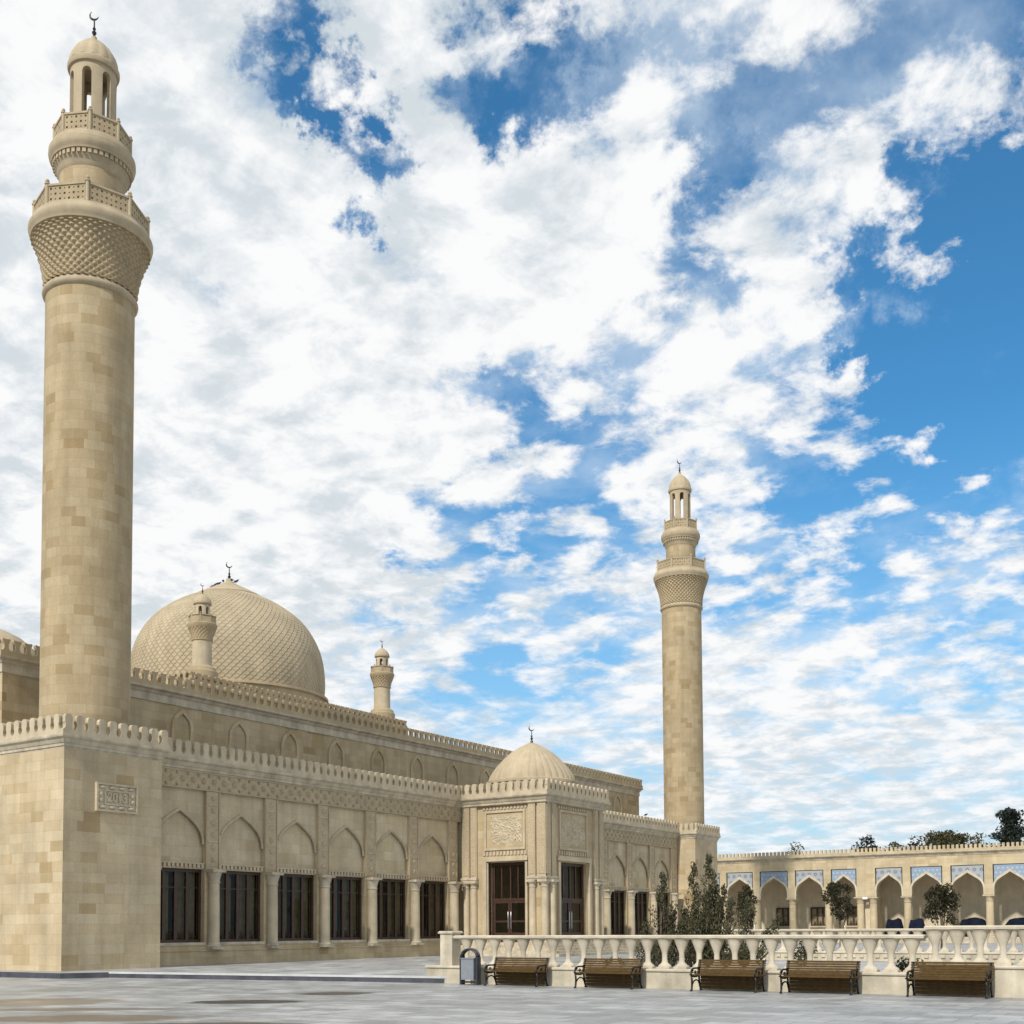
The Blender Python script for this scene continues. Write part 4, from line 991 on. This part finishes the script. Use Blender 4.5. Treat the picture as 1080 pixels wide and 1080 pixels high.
TREES=[]
def px_tree(x,y,top,r,mat,lab,seed,shape='round',n=70,leaf=.42): tree((x,y,0),top,r,mat,lab,seed,shape,n,leaf)
px_tree(-46.3,128,11.6,.9,'oak','small tuft of tree top standing alone above the parapet near the far minaret',51,'round',26,.35)
px_tree(-38.4,128,11.55,1.5,'pine','dark rounded tree top beyond the fifth arch',52,'round',70)
px_tree(-35.4,129,10.9,1.4,'oak','low olive tree top between the dark crown and the broad tree',53,'round',50)
px_tree(-33.0,127,11.2,.8,'pine','wispy dark crown at the left edge of the broad olive tree',54,'round',40,.35)
px_tree(-30.7,131,12.4,3.0,'oak','broad olive brown tree, the widest crown beyond the arcade',56,'round',220)
px_tree(-36.9,131,11.0,1.3,'oak','low brown green crown just right of the dark rounded tree top',61,'round',60)
px_tree(-34.0,133,11.3,1.3,'pine','small dark crown behind the wispy one, left of the broad olive tree',62,'round',60)
px_tree(-27.6,132,11.5,1.5,'oak','olive crown at the right shoulder of the broad tree',63,'round',70)
px_tree(-26.3,127,10.7,.9,'pine','thin wispy tree top between the broad crown and the tall pine',57,'round',26,.35)
px_tree(-23.3,126,13.6,2.3,'pine','tall dark pine with ragged crown, highest of the trees beyond the arcade',58,'pine',190,.42)

# ------------------------------------------------------------------ birds
def bird(): 
    m_=MB(); m_.tube([(-.22,0,.10),(-.16,0,.12),(-.06,0,.15),(.05,0,.17),(.11,0,.20),(.15,0,.235),(.19,0,.24),(.235,0,.235)],[.012,.03,.065,.075,.055,.042,.034,.006],8)
    for s in(-.02,.02): m_.tube([(0,s,.10),(0,s,0)],.007,4)
    return m_.build('bird',M['bird'],smooth_all=True)
b0=bird(); first=True
def cone(d): return 22.54-(d-.2)*.53
for i,(d,rz,lab) in enumerate(((-.95,.4,'lowest bird on the left slope of the dome cap'),(-.66,.8,'second bird up the left slope of the dome cap'),(-.34,2.2,'bird close to the left of the dome finial'),(.12,3.6,'bird at the foot of the dome finial'),(.42,.3,'bird on the right slope of the dome cap'))):
    b=b0 if first else dup(b0); first=False
    b.location=(DX+.835*d+.05,DY+.55*d-.08,cone(max(.2,abs(d)))+.0); b.rotation_euler=(0,0,rz); b.scale=(.95,)*3
    tag(b,'dark '+lab,'bird','birds perched on the mosque')
b=dup(b0); b.location=(XF+.20,80.9,9.40+.0); b.rotation_euler=(0,0,1.2); b.location.z=10.2; tag(b,'dark lone bird on the parapet near the far minaret','bird','birds perched on the mosque')

# ------------------------------------------------------------------ camera
f_,pit,rol,cyp,th,HC=1251.248,0.0520070,-0.00555184,914.54,0.581910669,1.72
R_=Vector((cos(th),sin(th),0)); F_=Vector((-sin(th),cos(th),0)); U_=Vector((0,0,1))
fw=F_*cos(pit)+U_*sin(pit); up=F_*-sin(pit)+U_*cos(pit)
r2=R_*cos(rol)+up*sin(rol); u2=R_*-sin(rol)+up*cos(rol)
cd=bpy.data.cameras.new('camera'); cam=bpy.data.objects.new('camera',cd); COL.objects.link(cam)
cam.matrix_world=Matrix(((r2.x,u2.x,-fw.x,0),(r2.y,u2.y,-fw.y,0),(r2.z,u2.z,-fw.z,HC),(0,0,0,1)))
cd.sensor_width=36; cd.sensor_fit='HORIZONTAL'; cd.lens=f_/1080*36; cd.shift_y=(cyp-540)/1080; cd.clip_end=5000; cd.clip_start=.1
SC.camera=cam

# ------------------------------------------------------------------ light and sky
SUN=Vector((.06,-.80,.70)).normalized(); EL=math.asin(SUN.z); AZ=math.atan2(SUN.x,SUN.y)
sl_=bpy.data.lights.new('sun','SUN'); sl_.energy=3.7; sl_.angle=math.radians(3); sl_.color=(1,.955,.88)
so=bpy.data.objects.new('sun',sl_); COL.objects.link(so); so.rotation_euler=(-SUN).to_track_quat('-Z','Y').to_euler()
W=bpy.data.worlds.new('World'); SC.world=W; W.use_nodes=True; t=NT(W.node_tree); bg=W.node_tree.nodes['Background']
sky=t.n('ShaderNodeTexSky'); sky.sky_type='NISHITA'; sky.sun_disc=False; sky.sun_elevation=EL; sky.sun_rotation=AZ; sky.altitude=600; sky.air_density=1.0; sky.dust_density=.6; sky.ozone_density=2.0
D=t.n('ShaderNodeTexCoord').outputs['Generated']; d=t.sep(D)
def ray(px,py): return (fw+r2*((px-540)/f_)-u2*((py-cyp)/f_)).normalized()
den=t.m('MULTIPLY',t.m('ADD',t.m('MAXIMUM',d[2],0.0),.20),.93)
P=t.comb(t.m('DIVIDE',d[0],den),t.m('DIVIDE',d[1],den),0.0)
n1=t.noise(P,2.6,7,.55,.2); n2=t.noise(t.vm('ADD',P,(7.3,2.1,4.0)),9.5,8,.62,.3); n3=t.noise(t.vm('ADD',P,(1.3,5.1,9.0)),.9,3,.5); n4=t.noise(t.vm('ADD',P,(3.3,8.1,2.0)),22.0,5,.6,.2)
vo=t.n('ShaderNodeTexVoronoi',feature='SMOOTH_F1'); vo.voronoi_dimensions='2D'; vo.inputs['Scale'].default_value=9.5; vo.inputs['Smoothness'].default_value=.6
pw_=t.n('ShaderNodeTexNoise'); t.put(pw_.inputs['Vector'],P); pw_.inputs['Scale'].default_value=12.0; pw_.inputs['Detail'].default_value=4
ps_=t.n('ShaderNodeVectorMath',operation='SCALE'); t.put(ps_.inputs[0],t.vm('SUBTRACT',pw_.outputs['Color'],(.5,.5,.5))); ps_.inputs[3].default_value=.14
t.put(vo.inputs['Vector'],t.vm('ADD',P,ps_.outputs[0])); puff=t.m('SUBTRACT',1.0,vo.outputs['Distance'])
cov=t.m('ADD',t.m('ADD',t.m('MULTIPLY',n1,.34),t.m('ADD',.31,t.m('MULTIPLY',t.m('MULTIPLY',t.m('SUBTRACT',n2,.5),.64),t.mr(d[2],.03,.25,.5,1)))),t.m('ADD',t.m('MULTIPLY',t.m('MULTIPLY',t.m('SUBTRACT',puff,.5),.30),t.mr(d[2],.04,.28,.25,1)),t.m('ADD',.11,t.m('MULTIPLY',t.m('MULTIPLY',t.m('SUBTRACT',n4,.5),.22),t.mr(d[2],.04,.28,.3,1.1)))))
# clear and overcast parts of the sky, by direction: (px,py,inner deg,outer deg,weight)
BLOBS=[(1065,320,2,5.6,.40),(1075,190,1.0,4,.16),(960,60,.5,4,.10),(1060,40,.5,3,.08),(1030,410,1,4.5,.26),(1000,110,.4,2,-.06),(1010,460,.6,3,-.10),(375,165,.3,2.4,.24),(330,95,.3,2.2,.22),(290,30,.3,2.0,.22),(350,130,.3,2.0,.10),(395,205,.2,1.4,.14),(520,50,.5,3,.14),(570,30,.5,2.5,.10),(600,110,.5,3,.15),(690,150,.5,3,.12),(715,230,.4,3,.12),(780,170,.4,3,.12),(700,300,.4,2.5,.09),(590,390,.4,3,.09),(820,60,.6,4,.13),(880,220,.4,3,.08),
       (600,460,.3,4,.05),(930,540,1,6,.07),(1040,600,1,5,.12),(900,470,1,4,.05),(830,600,1,5,.05),(620,580,1,6,.06),(510,690,1,5,.06),(560,760,1,4,.06),
       (60,300,5,15,-.15),(100,600,4,13,-.09),(250,480,3,10,-.08),(560,230,1.5,4.5,-.12),(430,330,3,7,-.08),(640,250,1,3,-.09),(820,270,1,4,-.08),(720,80,.5,3,-.05),(870,140,.5,3,-.07),(900,880,2,9,-.06),(430,60,1,4,-.10),(800,720,2,8,-.03)]
wn_=t.n('ShaderNodeTexNoise'); t.put(wn_.inputs['Vector'],D); wn_.inputs['Scale'].default_value=13.0; wn_.inputs['Detail'].default_value=6; wn_.inputs['Roughness'].default_value=.68
wo_=t.n('ShaderNodeVectorMath',operation='SCALE'); t.put(wo_.inputs[0],t.vm('SUBTRACT',wn_.outputs['Color'],(.5,.5,.5))); wo_.inputs[3].default_value=.24
DW=t.vm('NORMALIZE',t.vm('ADD',D,wo_.outputs[0]))
tot=None
for px,py,i_,o_,w in BLOBS:
    o_*=1.35; w*=.50 if w>0 else .75
    dt=t.vm('DOT_PRODUCT',DW,tuple(ray(px,py))); b_=t.mr(dt,math.cos(math.radians(o_)),math.cos(math.radians(i_)),0,w,True); tot=b_ if tot is None else t.m('ADD',tot,b_)
cv=t.m('SUBTRACT',cov,tot)
dens=t.mr(cv,t.mr(d[2],.03,.30,.42,.495),t.mr(d[2],.03,.30,.80,.675),0,1,True); dens=t.m('POWER',dens,.8)
veil=t.mr(t.m('SUBTRACT',n1,t.m('MULTIPLY',tot,.8)),.36,.60,0,.5,True);
lit=t.noise(t.vm('ADD',P,(7.25,2.05,4.0)),9.5,8,.62,.3)      # same billows, offset towards the sun
shade=t.mr(t.m('ADD',t.m('ADD',t.m('MULTIPLY',t.m('SUBTRACT',n2,lit),1.1),t.m('MULTIPLY',n1,.55)),t.m('MULTIPLY',n3,.5)),.30,.68,0,1,True)
shade=t.m('MULTIPLY',shade,t.mr(dens,.0,.5,.8,1))
ccol=t.ramp(shade,[(0,(.66,.725,.765)),(.4,(.78,.82,.855)),(.8,(.89,.91,.925)),(1,(.97,.972,.975))])
hz=t.mr(d[2],0.0,.40,.72,0,True)
skc=t.mix(1.0,sky.outputs[0],C(.055,.130,.155),'MULTIPLY')
skc=t.mix(hz,skc,C(.47,.65,.80))
skc=t.mix(veil,skc,C(.72,.84,.95))
col=t.mix(dens,skc,ccol)
gr=t.mr(d[2],-.02,.0,1,0); col=t.mix(gr,col,C(.35,.34,.32))
sc_=t.n('ShaderNodeVectorMath',operation='SCALE'); t.put(sc_.inputs[0],col); sc_.inputs[3].default_value=10.0
t.put(bg.inputs[0],sc_.outputs[0]); bg.inputs[1].default_value=.1
SC.view_settings.view_transform='Standard'; SC.view_settings.look='None'; SC.view_settings.exposure=0.0; SC.view_settings.gamma=1; SC.view_settings.use_curve_mapping=False
SC.cycles.max_bounces=8; SC.cycles.transparent_max_bounces=12
